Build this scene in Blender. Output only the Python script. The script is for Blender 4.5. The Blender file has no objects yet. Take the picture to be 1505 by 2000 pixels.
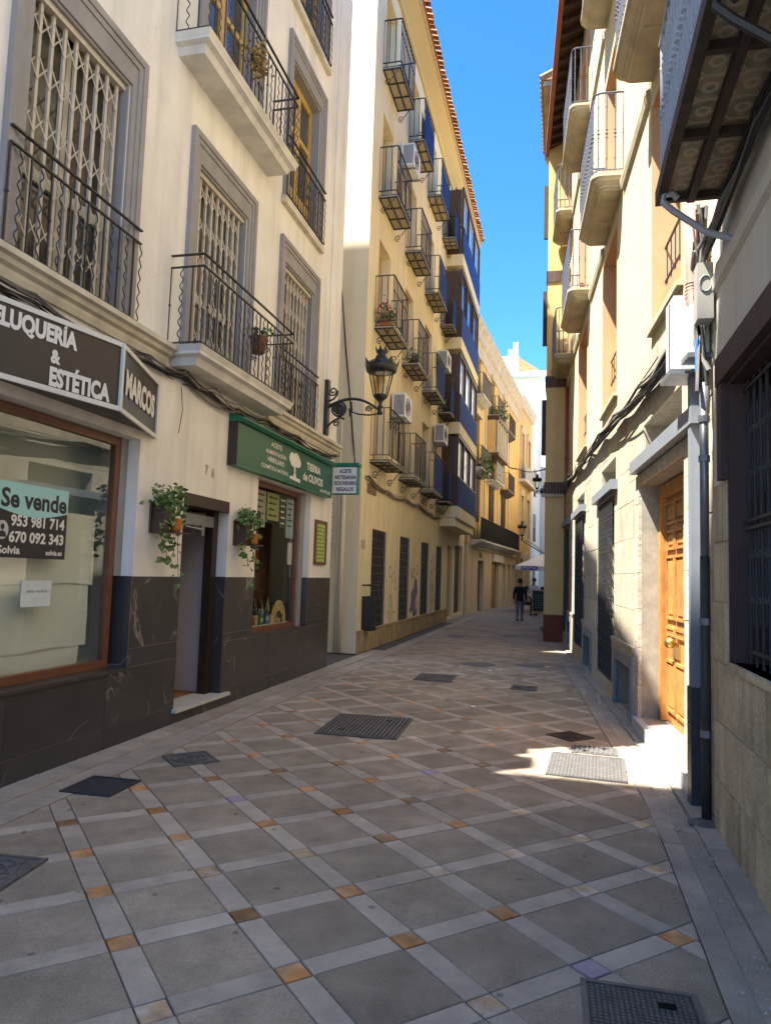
import bpy, math, random
from mathutils import Vector, Matrix
random.seed(7)
R = math.radians
scn = bpy.context.scene
# ------------------------------------------------------------------ camera
cam = bpy.data.cameras.new('camera'); camo = bpy.data.objects.new('camera', cam)
scn.collection.objects.link(camo); scn.camera = camo
cam.sensor_fit = 'VERTICAL'; cam.sensor_height = 36; cam.lens = 36 * 1405 / 2000
cam.clip_start = .05; cam.clip_end = 3000
F, CX, CY, CAMH = 1405., 752.5, 1000., 1.7
ROLL, PITCH = R(1.80), R(4.91)
_up = Vector((math.sin(ROLL), -math.cos(ROLL), 0))
_Z = math.cos(PITCH) * _up + math.sin(PITCH) * Vector((0, 0, 1))
_vx = (1096 - CX) / F; _vy = -(_Z.x * _vx + _Z.z) / _Z.y
_Y = Vector((_vx, _vy, 1)).normalized(); _X = _Y.cross(_Z)
Rm = Matrix((_X, _Y, _Z))                      # world = Rm @ (right, down, forward)
rt, up, bk = Rm @ Vector((1, 0, 0)), -(Rm @ Vector((0, 1, 0))), -(Rm @ Vector((0, 0, 1)))
camo.matrix_world = Matrix(((rt.x, up.x, bk.x, 0), (rt.y, up.y, bk.y, 0), (rt.z, up.z, bk.z, CAMH), (0, 0, 0, 1)))
# ------------------------------------------------------------------ sky and sun
SUN_EL, SUN_AZ = 62.8, 54.2      # light travels towards +X (across) and +Y (up the street)
wd = bpy.data.worlds.new('World'); scn.world = wd; wd.use_nodes = True
nt = wd.node_tree; nt.nodes.clear()
sky = nt.nodes.new('ShaderNodeTexSky'); sky.sky_type = 'NISHITA'; sky.sun_disc = False
sky.sun_elevation = R(SUN_EL); sky.sun_rotation = R(180 + SUN_AZ)
sky.air_density = .9; sky.dust_density = 0.; sky.ozone_density = 5.0; sky.altitude = 2500
bg = nt.nodes.new('ShaderNodeBackground'); bg.inputs[1].default_value = .095
wo = nt.nodes.new('ShaderNodeOutputWorld')
hs = nt.nodes.new('ShaderNodeHueSaturation'); hs.inputs['Saturation'].default_value = 1.22
nt.links.new(sky.outputs[0], hs.inputs['Color']); nt.links.new(hs.outputs[0], bg.inputs[0]); nt.links.new(bg.outputs[0], wo.inputs[0])
sl = bpy.data.lights.new('sun', 'SUN'); sl.energy = 3.9; sl.angle = R(.53); sl.color = (1, .945, .84)
so = bpy.data.objects.new('sun', sl); scn.collection.objects.link(so)
ch = math.cos(R(SUN_EL))
sd = Vector((ch * math.sin(R(SUN_AZ)), ch * math.cos(R(SUN_AZ)), -math.sin(R(SUN_EL))))
so.rotation_euler = sd.to_track_quat('-Z', 'Y').to_euler(); so.location = (-20, -20, 40)
scn.view_settings.view_transform = 'Standard'; scn.view_settings.look = 'None'
scn.view_settings.gamma = 1; scn.view_settings.use_curve_mapping = False
scn.view_settings.exposure = 2.56
scn.render.engine = 'CYCLES'
scn.cycles.max_bounces = 7; scn.cycles.diffuse_bounces = 4; scn.cycles.transparent_max_bounces = 12
scn.cycles.sample_clamp_indirect = 6

# ------------------------------------------------------------------ materials
MATS = {}
def mat(name, col, rough=.75, var=.12, scale=3., bump=0., bscale=80., streak=0., spec=.3, metal=0., rnd=0., speck=0., hue=None, world=0., spots=0., cracks=0.):
    if name in MATS: return MATS[name]
    m = bpy.data.materials.new(name); m.use_nodes = True; t = m.node_tree; N = t.nodes; Lk = t.links
    b = N['Principled BSDF']; b.inputs['Roughness'].default_value = rough
    b.inputs['Specular IOR Level'].default_value = spec; b.inputs['Metallic'].default_value = metal
    tc = N.new('ShaderNodeTexCoord'); vec = tc.outputs['Object']
    if rnd:
        oi = N.new('ShaderNodeObjectInfo'); ad = N.new('ShaderNodeVectorMath'); ad.operation = 'ADD'
        sc_ = N.new('ShaderNodeVectorMath'); sc_.operation = 'SCALE'; sc_.inputs['Scale'].default_value = 1
        Lk.new(vec, ad.inputs[0])
        mu = N.new('ShaderNodeMath'); mu.operation = 'MULTIPLY'; mu.inputs[1].default_value = 53.
        Lk.new(oi.outputs['Random'], mu.inputs[0]); Lk.new(mu.outputs[0], ad.inputs[1]); vec = ad.outputs[0]
    nz = N.new('ShaderNodeTexNoise'); nz.inputs['Scale'].default_value = scale; nz.inputs['Detail'].default_value = 8
    nz.inputs['Roughness'].default_value = .62
    Lk.new(vec, nz.inputs['Vector'])
    mr = N.new('ShaderNodeMapRange'); mr.inputs['From Min'].default_value = .3; mr.inputs['From Max'].default_value = .7
    mr.inputs['To Min'].default_value = 1 - var; mr.inputs['To Max'].default_value = 1 + var
    Lk.new(nz.outputs['Fac'], mr.inputs['Value']); fac = mr.outputs[0]
    def mulf(a, bnode):
        q = N.new('ShaderNodeMath'); q.operation = 'MULTIPLY'; Lk.new(a, q.inputs[0]); Lk.new(bnode, q.inputs[1]); return q.outputs[0]
    if streak:
        mp = N.new('ShaderNodeMapping'); mp.inputs['Scale'].default_value = (2.5, 2.5, .22); Lk.new(vec, mp.inputs['Vector'])
        n2 = N.new('ShaderNodeTexNoise'); n2.inputs['Scale'].default_value = 1.6; n2.inputs['Detail'].default_value = 7
        Lk.new(mp.outputs[0], n2.inputs['Vector'])
        r2 = N.new('ShaderNodeMapRange'); r2.inputs['From Min'].default_value = .45; r2.inputs['From Max'].default_value = .75
        r2.inputs['To Min'].default_value = 1; r2.inputs['To Max'].default_value = 1 - streak
        Lk.new(n2.outputs['Fac'], r2.inputs['Value']); fac = mulf(fac, r2.outputs[0])
    if speck:
        n3 = N.new('ShaderNodeTexNoise'); n3.inputs['Scale'].default_value = bscale * 1.5; n3.inputs['Detail'].default_value = 3
        Lk.new(vec, n3.inputs['Vector'])
        r3 = N.new('ShaderNodeMapRange'); r3.inputs['From Min'].default_value = .35; r3.inputs['From Max'].default_value = .65
        r3.inputs['To Min'].default_value = 1 - speck; r3.inputs['To Max'].default_value = 1 + speck
        Lk.new(n3.outputs['Fac'], r3.inputs['Value']); fac = mulf(fac, r3.outputs[0])
    if rnd:
        r4 = N.new('ShaderNodeMapRange'); r4.inputs['To Min'].default_value = 1 - rnd; r4.inputs['To Max'].default_value = 1 + rnd
        Lk.new(oi.outputs['Random'], r4.inputs['Value']); fac = mulf(fac, r4.outputs[0])
    if world:
        ge = N.new('ShaderNodeNewGeometry'); n6 = N.new('ShaderNodeTexNoise'); n6.inputs['Scale'].default_value = .8; n6.inputs['Detail'].default_value = 9; n6.inputs['Roughness'].default_value = .7
        Lk.new(ge.outputs['Position'], n6.inputs['Vector']); r6 = N.new('ShaderNodeMapRange'); r6.inputs['From Min'].default_value = .32; r6.inputs['From Max'].default_value = .68
        r6.inputs['To Min'].default_value = 1 - world; r6.inputs['To Max'].default_value = 1 + world; Lk.new(n6.outputs['Fac'], r6.inputs['Value']); fac = mulf(fac, r6.outputs[0])
    if cracks:
        wv = N.new('ShaderNodeTexNoise'); wv.inputs['Scale'].default_value = 2.2; wv.inputs['Detail'].default_value = 5; Lk.new(vec, wv.inputs['Vector'])
        ma = N.new('ShaderNodeVectorMath'); ma.operation = 'MULTIPLY_ADD'; ma.inputs[1].default_value = (.55, .55, .55); Lk.new(wv.outputs['Color'], ma.inputs[0]); Lk.new(vec, ma.inputs[2])
        v2 = N.new('ShaderNodeTexVoronoi'); v2.feature = 'DISTANCE_TO_EDGE'; v2.inputs['Scale'].default_value = .55; Lk.new(ma.outputs[0], v2.inputs['Vector'])
        c1 = N.new('ShaderNodeMapRange'); c1.inputs['From Max'].default_value = .004; c1.inputs['To Min'].default_value = cracks; c1.inputs['To Max'].default_value = 0; Lk.new(v2.outputs['Distance'], c1.inputs['Value'])
        n8 = N.new('ShaderNodeTexNoise'); n8.inputs['Scale'].default_value = .7; Lk.new(vec, n8.inputs['Vector']); c2 = N.new('ShaderNodeMapRange'); c2.inputs['From Min'].default_value = .52; c2.inputs['From Max'].default_value = .6; Lk.new(n8.outputs['Fac'], c2.inputs['Value'])
        cm = mulf(c1.outputs[0], c2.outputs[0]); c3 = N.new('ShaderNodeMath'); c3.operation = 'SUBTRACT'; c3.inputs[0].default_value = 1; Lk.new(cm, c3.inputs[1]); fac = mulf(fac, c3.outputs[0])
    if spots:
        ge2 = N.new('ShaderNodeNewGeometry'); vo = N.new('ShaderNodeTexVoronoi'); vo.inputs['Scale'].default_value = 5.5; vo.inputs['Randomness'].default_value = 1.
        Lk.new(ge2.outputs['Position'], vo.inputs['Vector']); sx = N.new('ShaderNodeSeparateColor'); Lk.new(vo.outputs['Color'], sx.inputs[0])
        th = N.new('ShaderNodeMath'); th.operation = 'MULTIPLY'; th.inputs[1].default_value = .12; Lk.new(sx.outputs[0], th.inputs[0])
        lt_ = N.new('ShaderNodeMath'); lt_.operation = 'LESS_THAN'; Lk.new(vo.outputs['Distance'], lt_.inputs[0]); Lk.new(th.outputs[0], lt_.inputs[1])
        r7 = N.new('ShaderNodeMapRange'); r7.inputs['To Min'].default_value = 1; r7.inputs['To Max'].default_value = 1 - spots; Lk.new(lt_.outputs[0], r7.inputs['Value']); fac = mulf(fac, r7.outputs[0])
    base = N.new('ShaderNodeVectorMath'); base.operation = 'SCALE'
    if hue:
        mx = N.new('ShaderNodeMix'); mx.data_type = 'RGBA'; mx.inputs[6].default_value = (*col, 1); mx.inputs[7].default_value = (*hue, 1)
        n5 = N.new('ShaderNodeTexNoise'); n5.inputs['Scale'].default_value = scale * .6; n5.inputs['Detail'].default_value = 6
        Lk.new(vec, n5.inputs['Vector'])
        r5 = N.new('ShaderNodeMapRange'); r5.inputs['From Min'].default_value = .42; r5.inputs['From Max'].default_value = .66
        Lk.new(n5.outputs['Fac'], r5.inputs['Value']); Lk.new(r5.outputs[0], mx.inputs[0]); Lk.new(mx.outputs[2], base.inputs[0])
    else:
        base.inputs[0].default_value = col
    Lk.new(fac, base.inputs['Scale']); Lk.new(base.outputs[0], b.inputs['Base Color'])
    if bump:
        nb = N.new('ShaderNodeTexNoise'); nb.inputs['Scale'].default_value = bscale; nb.inputs['Detail'].default_value = 5
        Lk.new(vec, nb.inputs['Vector'])
        bp = N.new('ShaderNodeBump'); bp.inputs['Strength'].default_value = bump; bp.inputs['Distance'].default_value = .01
        Lk.new(nb.outputs['Fac'], bp.inputs['Height']); Lk.new(bp.outputs[0], b.inputs['Normal'])
    MATS[name] = m; return m
def glass(name, tint=(.9, .95, .92), refl=1.):
    if name in MATS: return MATS[name]
    m = bpy.data.materials.new(name); m.use_nodes = True; t = m.node_tree; N = t.nodes; N.clear()
    o = N.new('ShaderNodeOutputMaterial'); mx = N.new('ShaderNodeMixShader'); tr = N.new('ShaderNodeBsdfTransparent'); gl = N.new('ShaderNodeBsdfGlossy')
    fr = N.new('ShaderNodeLayerWeight'); fr.inputs[0].default_value = .5
    pw = N.new('ShaderNodeMath'); pw.operation = 'POWER'; pw.inputs[1].default_value = 4.
    mu = N.new('ShaderNodeMath'); mu.operation = 'MULTIPLY_ADD'; mu.inputs[1].default_value = .9 * refl; mu.inputs[2].default_value = .15 * refl; mu.use_clamp = True
    tr.inputs[0].default_value = (*tint, 1); gl.inputs['Roughness'].default_value = .01
    t.links.new(fr.outputs['Facing'], pw.inputs[0]); t.links.new(pw.outputs[0], mu.inputs[0]); t.links.new(mu.outputs[0], mx.inputs[0]); t.links.new(tr.outputs[0], mx.inputs[1]); t.links.new(gl.outputs[0], mx.inputs[2]); t.links.new(mx.outputs[0], o.inputs[0])
    MATS[name] = m; return m
def marble(name, col, vein, rnd=.1):
    m = mat(name, col, .32, .18, 2.2, rnd=rnd, spec=.5); t = m.node_tree; N = t.nodes; Lk = t.links
    b = N['Principled BSDF']; old = b.inputs['Base Color'].links[0].from_socket
    ad = [n for n in N if n.type == 'VECT_MATH' and n.operation == 'ADD'][0]
    nz = N.new('ShaderNodeTexNoise'); nz.inputs['Scale'].default_value = .9; nz.inputs['Detail'].default_value = 4; nz.inputs['Distortion'].default_value = .8
    Lk.new(ad.outputs[0], nz.inputs['Vector'])
    s = N.new('ShaderNodeMath'); s.operation = 'SUBTRACT'; s.inputs[1].default_value = .5; Lk.new(nz.outputs['Fac'], s.inputs[0])
    a = N.new('ShaderNodeMath'); a.operation = 'ABSOLUTE'; Lk.new(s.outputs[0], a.inputs[0])
    r = N.new('ShaderNodeMapRange'); r.inputs['From Max'].default_value = .009; r.inputs['To Min'].default_value = .6; r.inputs['To Max'].default_value = 0; Lk.new(a.outputs[0], r.inputs['Value'])
    n2 = N.new('ShaderNodeTexNoise'); n2.inputs['Scale'].default_value = 3; Lk.new(ad.outputs[0], n2.inputs['Vector'])
    r2 = N.new('ShaderNodeMapRange'); r2.inputs['From Min'].default_value = .42; r2.inputs['From Max'].default_value = .6; Lk.new(n2.outputs['Fac'], r2.inputs['Value'])
    mu = N.new('ShaderNodeMath'); mu.operation = 'MULTIPLY'; Lk.new(r.outputs[0], mu.inputs[0]); Lk.new(r2.outputs[0], mu.inputs[1])
    mx = N.new('ShaderNodeMix'); mx.data_type = 'RGBA'; mx.inputs[7].default_value = (*vein, 1); Lk.new(mu.outputs[0], mx.inputs[0]); Lk.new(old, mx.inputs[6]); Lk.new(mx.outputs[2], b.inputs['Base Color'])
    return m
CREAM = mat('cream_plaster', (.78, .745, .67), .9, .08, 1.2, .15, 60, .2, cracks=.14)
GREYFR = mat('grey_moulding_paint', (.29, .275, .262), .7, .1, 3, .08, 40, .16)
LEDGE = mat('cream_ledge_stone', (.60, .55, .43), .85, .14, 4, .2, 50, .3)
SLABW = mat('pale_slab_plaster', (.64, .62, .57), .9, .09, 2.5, .12, 60, .25)
IRON = mat('black_wrought_iron', (.028, .026, .026), .5, .2, 30, 0, spec=.5)
GATE = mat('cream_gate_steel', (.52, .47, .38), .5, .1, 6, spec=.4)
DKGLASS = mat('dark_curtained_glass', (.07, .06, .05), .12, .4, 2.5, spec=.6)
MARB = marble('dark_brown_marble', (.050, .045, .044), (.40, .36, .32))
WOODFR = mat('red_brown_timber', (.155, .056, .025), .4, .2, 8, spec=.5)
YWOOD = mat('honey_yellow_timber', (.50, .33, .10), .45, .12, 6)
OAK = mat('orange_varnished_oak', (.46, .21, .058), .5, .3, 6, .15, 40, .5, spec=.3)
YPLAST = mat('yellow_plaster', (.82, .70, .45), .92, .07, .9, .12, 60, .16, cracks=.14)
YSIDE = mat('pale_yellow_side_plaster', (.74, .66, .48), .92, .06, .9, .12, 60, .12)
PLINTH = mat('stained_yellow_stone', (.42, .31, .17), .85, .2, 3, .2, 40, .35)
DARK = mat('dark_interior', (.016, .014, .012), .9, .2, 2, spec=.03)
CORE = mat('plain_masonry', (.45, .40, .33), .9, .1, 1)
TILE = mat('terracotta_roof_tile', (.42, .20, .09), .85, .25, 8, .2, 40, rnd=.3)
SPLAST = mat('pale_lemon_plaster', (.55, .475, .31), .92, .05, 1, .12, 70, .06)
PEACH = mat('peach_plaster', (.52, .32, .18), .92, .06, 1.5, .1, 60, .06)
STONE = mat('cream_limestone_block', (.43, .375, .28), .9, .17, 3, .6, 26, .2, rnd=.09, speck=.12)
STONER = mat('rough_limestone_block', (.46, .41, .32), .95, .24, 6, 1., 22, .1, rnd=.09, speck=.16)
MORTAR = mat('grey_mortar', (.30, .27, .22), .95, .2, 8)
NSTONE = mat('worn_yellow_stone_block', (.55, .46, .31), .92, .2, 2.5, .6, 30, .4, rnd=.06, speck=.14, hue=(.38, .31, .20))
NPLAST = mat('grey_beige_plaster', (.62, .57, .48), .92, .08, 1.2, .15, 60, .15)
BALST = mat('weathered_balcony_stone', (.44, .38, .26), .9, .18, 3, .3, 30, .2)
OCHRE = mat('ochre_plaster', (.74, .50, .19), .92, .08, .8, .1, 50, .15)
WHITETR = mat('white_stone_trim', (.66, .55, .38), .9, .12, 2, .1, 50, .25)
GREYMET = mat('grey_painted_metal', (.19, .21, .24), .45, .08, 6, spec=.5)
STEEL = mat('galvanised_steel', (.24, .25, .27), .4, .15, 10, metal=.6)
WHITEPL = mat('white_plastic', (.72, .72, .70), .5, .05, 4)
BLUE = mat('blue_screen_cloth', (.018, .05, .19), .8, .3, 4, rnd=.25, spec=.1)
BROWN = mat('dark_brown_metal', (.085, .052, .036), .45, .2, 6)
SIGNBLK = mat('charcoal_sign_face', (.030, .029, .030), .35, .1, 3, spec=.4)
SIGNWH = mat('white_sign_letters', (.72, .70, .66), .5, .03, 3)
SIGNGR = mat('bottle_green_sign_face', (.012, .10, .062), .35, .12, 2, spec=.4)
TEAL = mat('pale_teal_print', (.36, .66, .66), .5, .03, 3)
PRBLK = mat('dark_print', (.03, .03, .034), .5, .03, 3)
PAPER = mat('white_paper', (.74, .73, .64), .8, .08, 1.2, .25, 5)
LEAF = mat('ivy_leaf', (.075, .15, .03), .5, .45, 9, spec=.4, hue=(.30, .36, .14))
CABLE = mat('black_cable', (.02, .02, .022), .6, .2, 10)
CABLEG = mat('grey_cable', (.16, .15, .14), .6, .2, 10)
SLAB = mat('grey_paving_slab', (.325, .26, .185), .8, .2, 4, .4, 90, rnd=.15, speck=.17, world=.28, spots=.45)
STRIP = mat('pale_paving_strip', (.435, .36, .275), .8, .15, 5, .2, 120, rnd=.10, speck=.1, world=.26, spots=.45)
INSERT = mat('orange_marble_insert', (.44, .19, .055), .5, .4, 11, rnd=.45, hue=(.40, .27, .15), spec=.4)
INSERTP = mat('pale_peach_insert', (.50, .32, .17), .5, .25, 14, rnd=.2, hue=(.6, .5, .4))
INSERTL = mat('lilac_insert', (.36, .28, .34), .5, .25, 14, rnd=.2)
KERB = mat('pale_grey_kerb_stone', (.38, .32, .25), .85, .16, 3, .35, 60, rnd=.08, speck=.08, world=.2, spots=.3)
JOINT = mat('dark_joint_sand', (.11, .10, .09), .95, .3, 12)
CASTIRON = mat('worn_cast_iron', (.15, .135, .12), .6, .35, 9, .4, 60, metal=.2, spec=.4)
CASTDK = mat('dark_cast_iron', (.045, .045, .05), .6, .3, 9, .3, 60, spec=.4)
GALV = mat('pale_steel_cover', (.16, .155, .15), .5, .2, 10, .2, 60, metal=.35)
SHUTBR = mat('dark_timber_shutter', (.06, .035, .022), .6, .25, 8, rnd=.1)
FARWH = mat('white_far_wall', (.78, .77, .74), .9, .04, .6)
REDBR = mat('red_brown_paint', (.17, .045, .025), .7, .15, 2, .1, 40, .2)
GUTTER = mat('rust_red_gutter', (.28, .085, .045), .5, .12, 4)
BRICKB = mat('brown_glazed_brick', (.10, .06, .045), .6, .2, 8, rnd=.25)
SKIN = mat('skin', (.42, .24, .16), .6, .05, 8)
GLASS = glass('shop_glass', (.93, .97, .94), .9)
GLASSL = glass('lantern_glass', (.95, .93, .85), .5)
PAINTW = mat('worn_white_paint', (.6, .6, .58), .8, .3, 20)

# ------------------------------------------------------------------ mesh helpers
COL = scn.collection
class MB:
    def __init__(s, sg=1): s.v = []; s.f = []; s.sg = sg
    def poly(s, pts):
        i = len(s.v); s.v += [(s.sg * p[0], p[1], p[2]) for p in pts]; s.f.append(tuple(range(i, i + len(pts)))); return s
    def box(s, x0, x1, y0, y1, z0, z1):
        i = len(s.v)
        for z in (z0, z1):
            for (x, y) in ((x0, y0), (x1, y0), (x1, y1), (x0, y1)): s.v.append((s.sg * x, y, z))
        s.f += [tuple(i + k for k in q) for q in ((3, 2, 1, 0), (4, 5, 6, 7), (0, 1, 5, 4), (1, 2, 6, 5), (2, 3, 7, 6), (3, 0, 4, 7))]; return s
    def prism(s, pts, axis, a0, a1):
        # pts: 2-D outline in the other two axes (x,y for z; x,z for y; y,z for x)
        n = len(pts); i = len(s.v)
        for a in (a0, a1):
            for (p, q) in pts:
                w = (p, q, a) if axis == 'z' else ((p, a, q) if axis == 'y' else (a, p, q))
                s.v.append((s.sg * w[0], w[1], w[2]))
        s.f.append(tuple(range(i + n - 1, i - 1, -1))); s.f.append(tuple(range(i + n, i + 2 * n)))
        for k in range(n): s.f.append((i + k, i + (k + 1) % n, i + n + (k + 1) % n, i + n + k))
        return s
    def bar(s, p, q, w, h=None):
        p, q = Vector(p), Vector(q); d = (q - p); h = h or w
        if d.length < 1e-6: return s
        d.normalize(); u = d.cross(Vector((0, 0, 1)))
        if u.length < .01: u = Vector((1, 0, 0))
        u.normalize(); n = u.cross(d); i = len(s.v)
        for c in (p, q):
            for a, b in ((-1, -1), (1, -1), (1, 1), (-1, 1)):
                k = c + u * (a * w / 2) + n * (b * h / 2); s.v.append((s.sg * k.x, k.y, k.z))
        s.f += [tuple(i + k for k in q_) for q_ in ((3, 2, 1, 0), (4, 5, 6, 7), (0, 1, 5, 4), (1, 2, 6, 5), (2, 3, 7, 6), (3, 0, 4, 7))]; return s
    def tube(s, pts, r, n=6):
        pts = [Vector(p) for p in pts]; m = len(pts); i0 = len(s.v); pu = None
        for k, p in enumerate(pts):
            d = (pts[min(k + 1, m - 1)] - pts[max(k - 1, 0)]).normalized()
            u = d.cross(Vector((0, 0, 1))) if pu is None else pu - d * pu.dot(d)
            if u.length < .05: u = d.cross(Vector((0, 1, 0)))
            if u.length < .05: u = d.cross(Vector((1, 0, 0)))
            u.normalize(); pu = u; w = d.cross(u); rr = r[k] if isinstance(r, (list, tuple)) else r
            for j in range(n):
                a = 2 * math.pi * j / n; q = p + u * (math.cos(a) * rr) + w * (math.sin(a) * rr); s.v.append((s.sg * q.x, q.y, q.z))
        for k in range(m - 1):
            for j in range(n):
                a, b = i0 + k * n + j, i0 + k * n + (j + 1) % n; s.f.append((a, b, b + n, a + n))
        s.f.append(tuple(i0 + j for j in range(n - 1, -1, -1))); s.f.append(tuple(i0 + (m - 1) * n + j for j in range(n))); return s
    def lathe(s, prof, n=12, c=(0, 0, 0), rot=0.):
        i0 = len(s.v)
        for (r, z) in prof:
            for j in range(n):
                a = 2 * math.pi * j / n + rot; s.v.append((s.sg * (c[0] + r * math.cos(a)), c[1] + r * math.sin(a), c[2] + z))
        for k in range(len(prof) - 1):
            for j in range(n):
                a, b = i0 + k * n + j, i0 + k * n + (j + 1) % n; s.f.append((a, b, b + n, a + n))
        s.f.append(tuple(i0 + j for j in range(n - 1, -1, -1))); s.f.append(tuple(i0 + (len(prof) - 1) * n + j for j in range(n))); return s
    def leaves(s, c, rad, n, size, rng):
        for _ in range(n):
            d = Vector((rng.gauss(0, 1), rng.gauss(0, 1), rng.gauss(0, 1)))
            p = Vector(c) + Vector((d.x * rad[0], d.y * rad[1], d.z * rad[2])) * .5
            a = Vector((rng.uniform(-1, 1), rng.uniform(-1, 1), rng.uniform(-1, .3))).normalized()
            b = a.cross(Vector((rng.uniform(-1, 1), rng.uniform(-1, 1), rng.uniform(-1, 1)))).normalized(); k = size * rng.uniform(.6, 1.3)
            nn = a.cross(b)
            s.poly([p, p + a * k * .4 + b * k * .42 + nn * k * .1, p + a * k, p + a * k * .4 - b * k * .42 + nn * k * .1])
        return s
    def mesh(s, name, m):
        me = bpy.data.meshes.new(name); me.from_pydata(s.v, [], s.f); me.update()
        if m: me.materials.append(m)
        return me
    def parts(s, name, m, parent=None):
        par = list(range(len(s.v)))
        def fd(a):
            while par[a] != a: par[a] = par[par[a]]; a = par[a]
            return a
        for f in s.f:
            for a in f[1:]: par[fd(a)] = fd(f[0])
        g = {}
        for f in s.f: g.setdefault(fd(f[0]), []).append(f)
        for fs in g.values():
            ix = sorted({a for f in fs for a in f}); mp = {a: k for k, a in enumerate(ix)}; q = MB(); q.v = [s.v[a] for a in ix]; q.f = [tuple(mp[a] for a in f) for f in fs]; q.build(name, m, parent)
    def build(s, name, m, parent=None, smooth=False, loc=None, rz=0.):
        me = s.mesh(name, m)
        if smooth: me.polygons.foreach_set('use_smooth', [True] * len(me.polygons))
        return put(name, me, parent, loc, rz)
def put(name, me, parent=None, loc=None, rz=0.):
    o = bpy.data.objects.new(name, me); COL.objects.link(o); o.parent = parent
    if loc: o.location = loc
    if rz: o.rotation_euler[2] = rz
    return o
def tag(o, label, cat, group=None):
    o['label'] = label; o['category'] = cat
    if group: o['group'] = group
    return o
def thing(name, label, cat, loc=(0, 0, 0), rz=0., group=None):
    o = bpy.data.objects.new(name, None); COL.objects.link(o); o.location = loc; o.rotation_euler[2] = rz; o.empty_display_size = .2
    return tag(o, label, cat, group)
def struct(o): o['kind'] = 'structure'; return o
def stuff(o): o['kind'] = 'stuff'; return o
CACHE = {}
def cached(key, fn):
    if key not in CACHE: CACHE[key] = fn()
    return CACHE[key]
def rsub(rect, holes):
    s0, s1, z0, z1 = rect
    hs = [h for h in holes if h[0] < s1 - 1e-6 and h[1] > s0 + 1e-6 and h[2] < z1 - 1e-6 and h[3] > z0 + 1e-6]
    if not hs: return [rect]
    zs = sorted({z0, z1, *[min(max(h[k], z0), z1) for h in hs for k in (2, 3)]}); out = []
    for a, b in zip(zs, zs[1:]):
        if b - a < 1e-6: continue
        row = [h for h in hs if h[2] < b - 1e-6 and h[3] > a + 1e-6]; x = s0
        for h in sorted(row):
            if h[0] > x + 1e-6: out.append((x, min(h[0], s1), a, b))
            x = max(x, h[1])
        if x < s1 - 1e-6: out.append((x, s1, a, b))
    return out
def wall(parent, sg, rect, holes, m, name='wall', o0=-.25, o1=0.):
    b = MB(sg)
    for (s0, s1, z0, z1) in rsub(rect, holes): b.box(o0, o1, s0, s1, z0, z1)
    return b.build(name, m, parent)
def pieces(parent, sg, name, m, s0, s1, zs, lens, holes, o0, o1, gap=.005, jit=.004, rng=random, minw=.05):
    for k in range(len(zs) - 1):
        x = s0 - rng.uniform(0, .4) * lens
        while x < s1:
            w = lens * rng.uniform(.75, 1.25)
            for (a, b, c, d) in rsub((max(x, s0), min(x + w, s1), zs[k], zs[k + 1]), holes) if min(x + w, s1) > max(x, s0) else []:
                if b - a < minw or d - c < .03: continue
                e = rng.uniform(-jit, jit)
                MB(sg).box(o0, o1 + e, a + gap / 2, b - gap / 2, c + gap / 2, d - gap / 2).build(name, m, parent)
            x += w
def text(parent, name, s, org, U, V, h, w, m, thick=.004, bold=.0):
    key = ('txt', s, bold)
    def mk():
        cu = bpy.data.curves.new('t', 'FONT'); cu.body = s; cu.size = 1; cu.offset = bold; cu.extrude = 0; cu.resolution_u = 3
        ob = bpy.data.objects.new('t', cu); COL.objects.link(ob); dg = bpy.context.evaluated_depsgraph_get()
        me = bpy.data.meshes.new_from_object(ob.evaluated_get(dg)); bpy.data.objects.remove(ob); bpy.data.curves.remove(cu)
        v = [tuple(x.co) for x in me.vertices]; f = [tuple(p.vertices) for p in me.polygons]; bpy.data.meshes.remove(me); return v, f
    v, f = cached(key, mk)
    xs = [p[0] for p in v]; ys = [p[1] for p in v]; x0, x1, y0, y1 = min(xs), max(xs), min(ys), max(ys)
    U, V, org = Vector(U).normalized(), Vector(V).normalized(), Vector(org); n = U.cross(V)
    b = MB(); k = h / (y1 - y0); kx = (w / (x1 - x0)) if w else k
    b.v = [tuple(org + U * ((p[0] - x0) * kx) + V * ((p[1] - y0) * k) + n * thick) for p in v]; b.f = list(f)
    return b.build(name, m, parent)
def wavy(h, r, amp=.018, wl=.13):
    n = max(8, int(h / .022)); return [(0, amp * math.sin(2 * math.pi * (h * k / n) / wl), h * k / n) for k in range(n + 1)], r
def bal_mesh(h, kind, m, r=.007):
    def mk():
        b = MB()
        if kind == 'wavy': p, rr = wavy(h, r); b.tube(p, rr, 4)
        elif kind == 'knot':
            b.box(-r, r, -r, r, 0, h); b.lathe([(r, -.02), (r * 2.6, 0), (r, .02)], 6, (0, 0, h * .5))
        elif kind == 'bulb':
            b.box(-r, r, -r, r, 0, h)
            for q, e in ((.15, 1.9), (.42, 2.2), (.47, 2.8), (.52, 2.2), (.82, 1.9)): b.lathe([(r, -.018), (r * e, 0), (r, .018)], 6, (0, 0, h * q))
        else: b.box(-r, r, -r, r, 0, h)
        return b.mesh('baluster', m)
    return cached(('bal', round(h, 3), kind, m.name, r), mk)
def spiral(c, r, turns, e1, e2, n=14, r0=.2, start=0.):
    c, e1, e2 = Vector(c), Vector(e1), Vector(e2)
    return [c + (e1 * math.cos(start + 2 * math.pi * turns * k / n) + e2 * math.sin(start + 2 * math.pi * turns * k / n)) * r * (r0 + (1 - r0) * k / n) for k in range(n + 1)]
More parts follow.
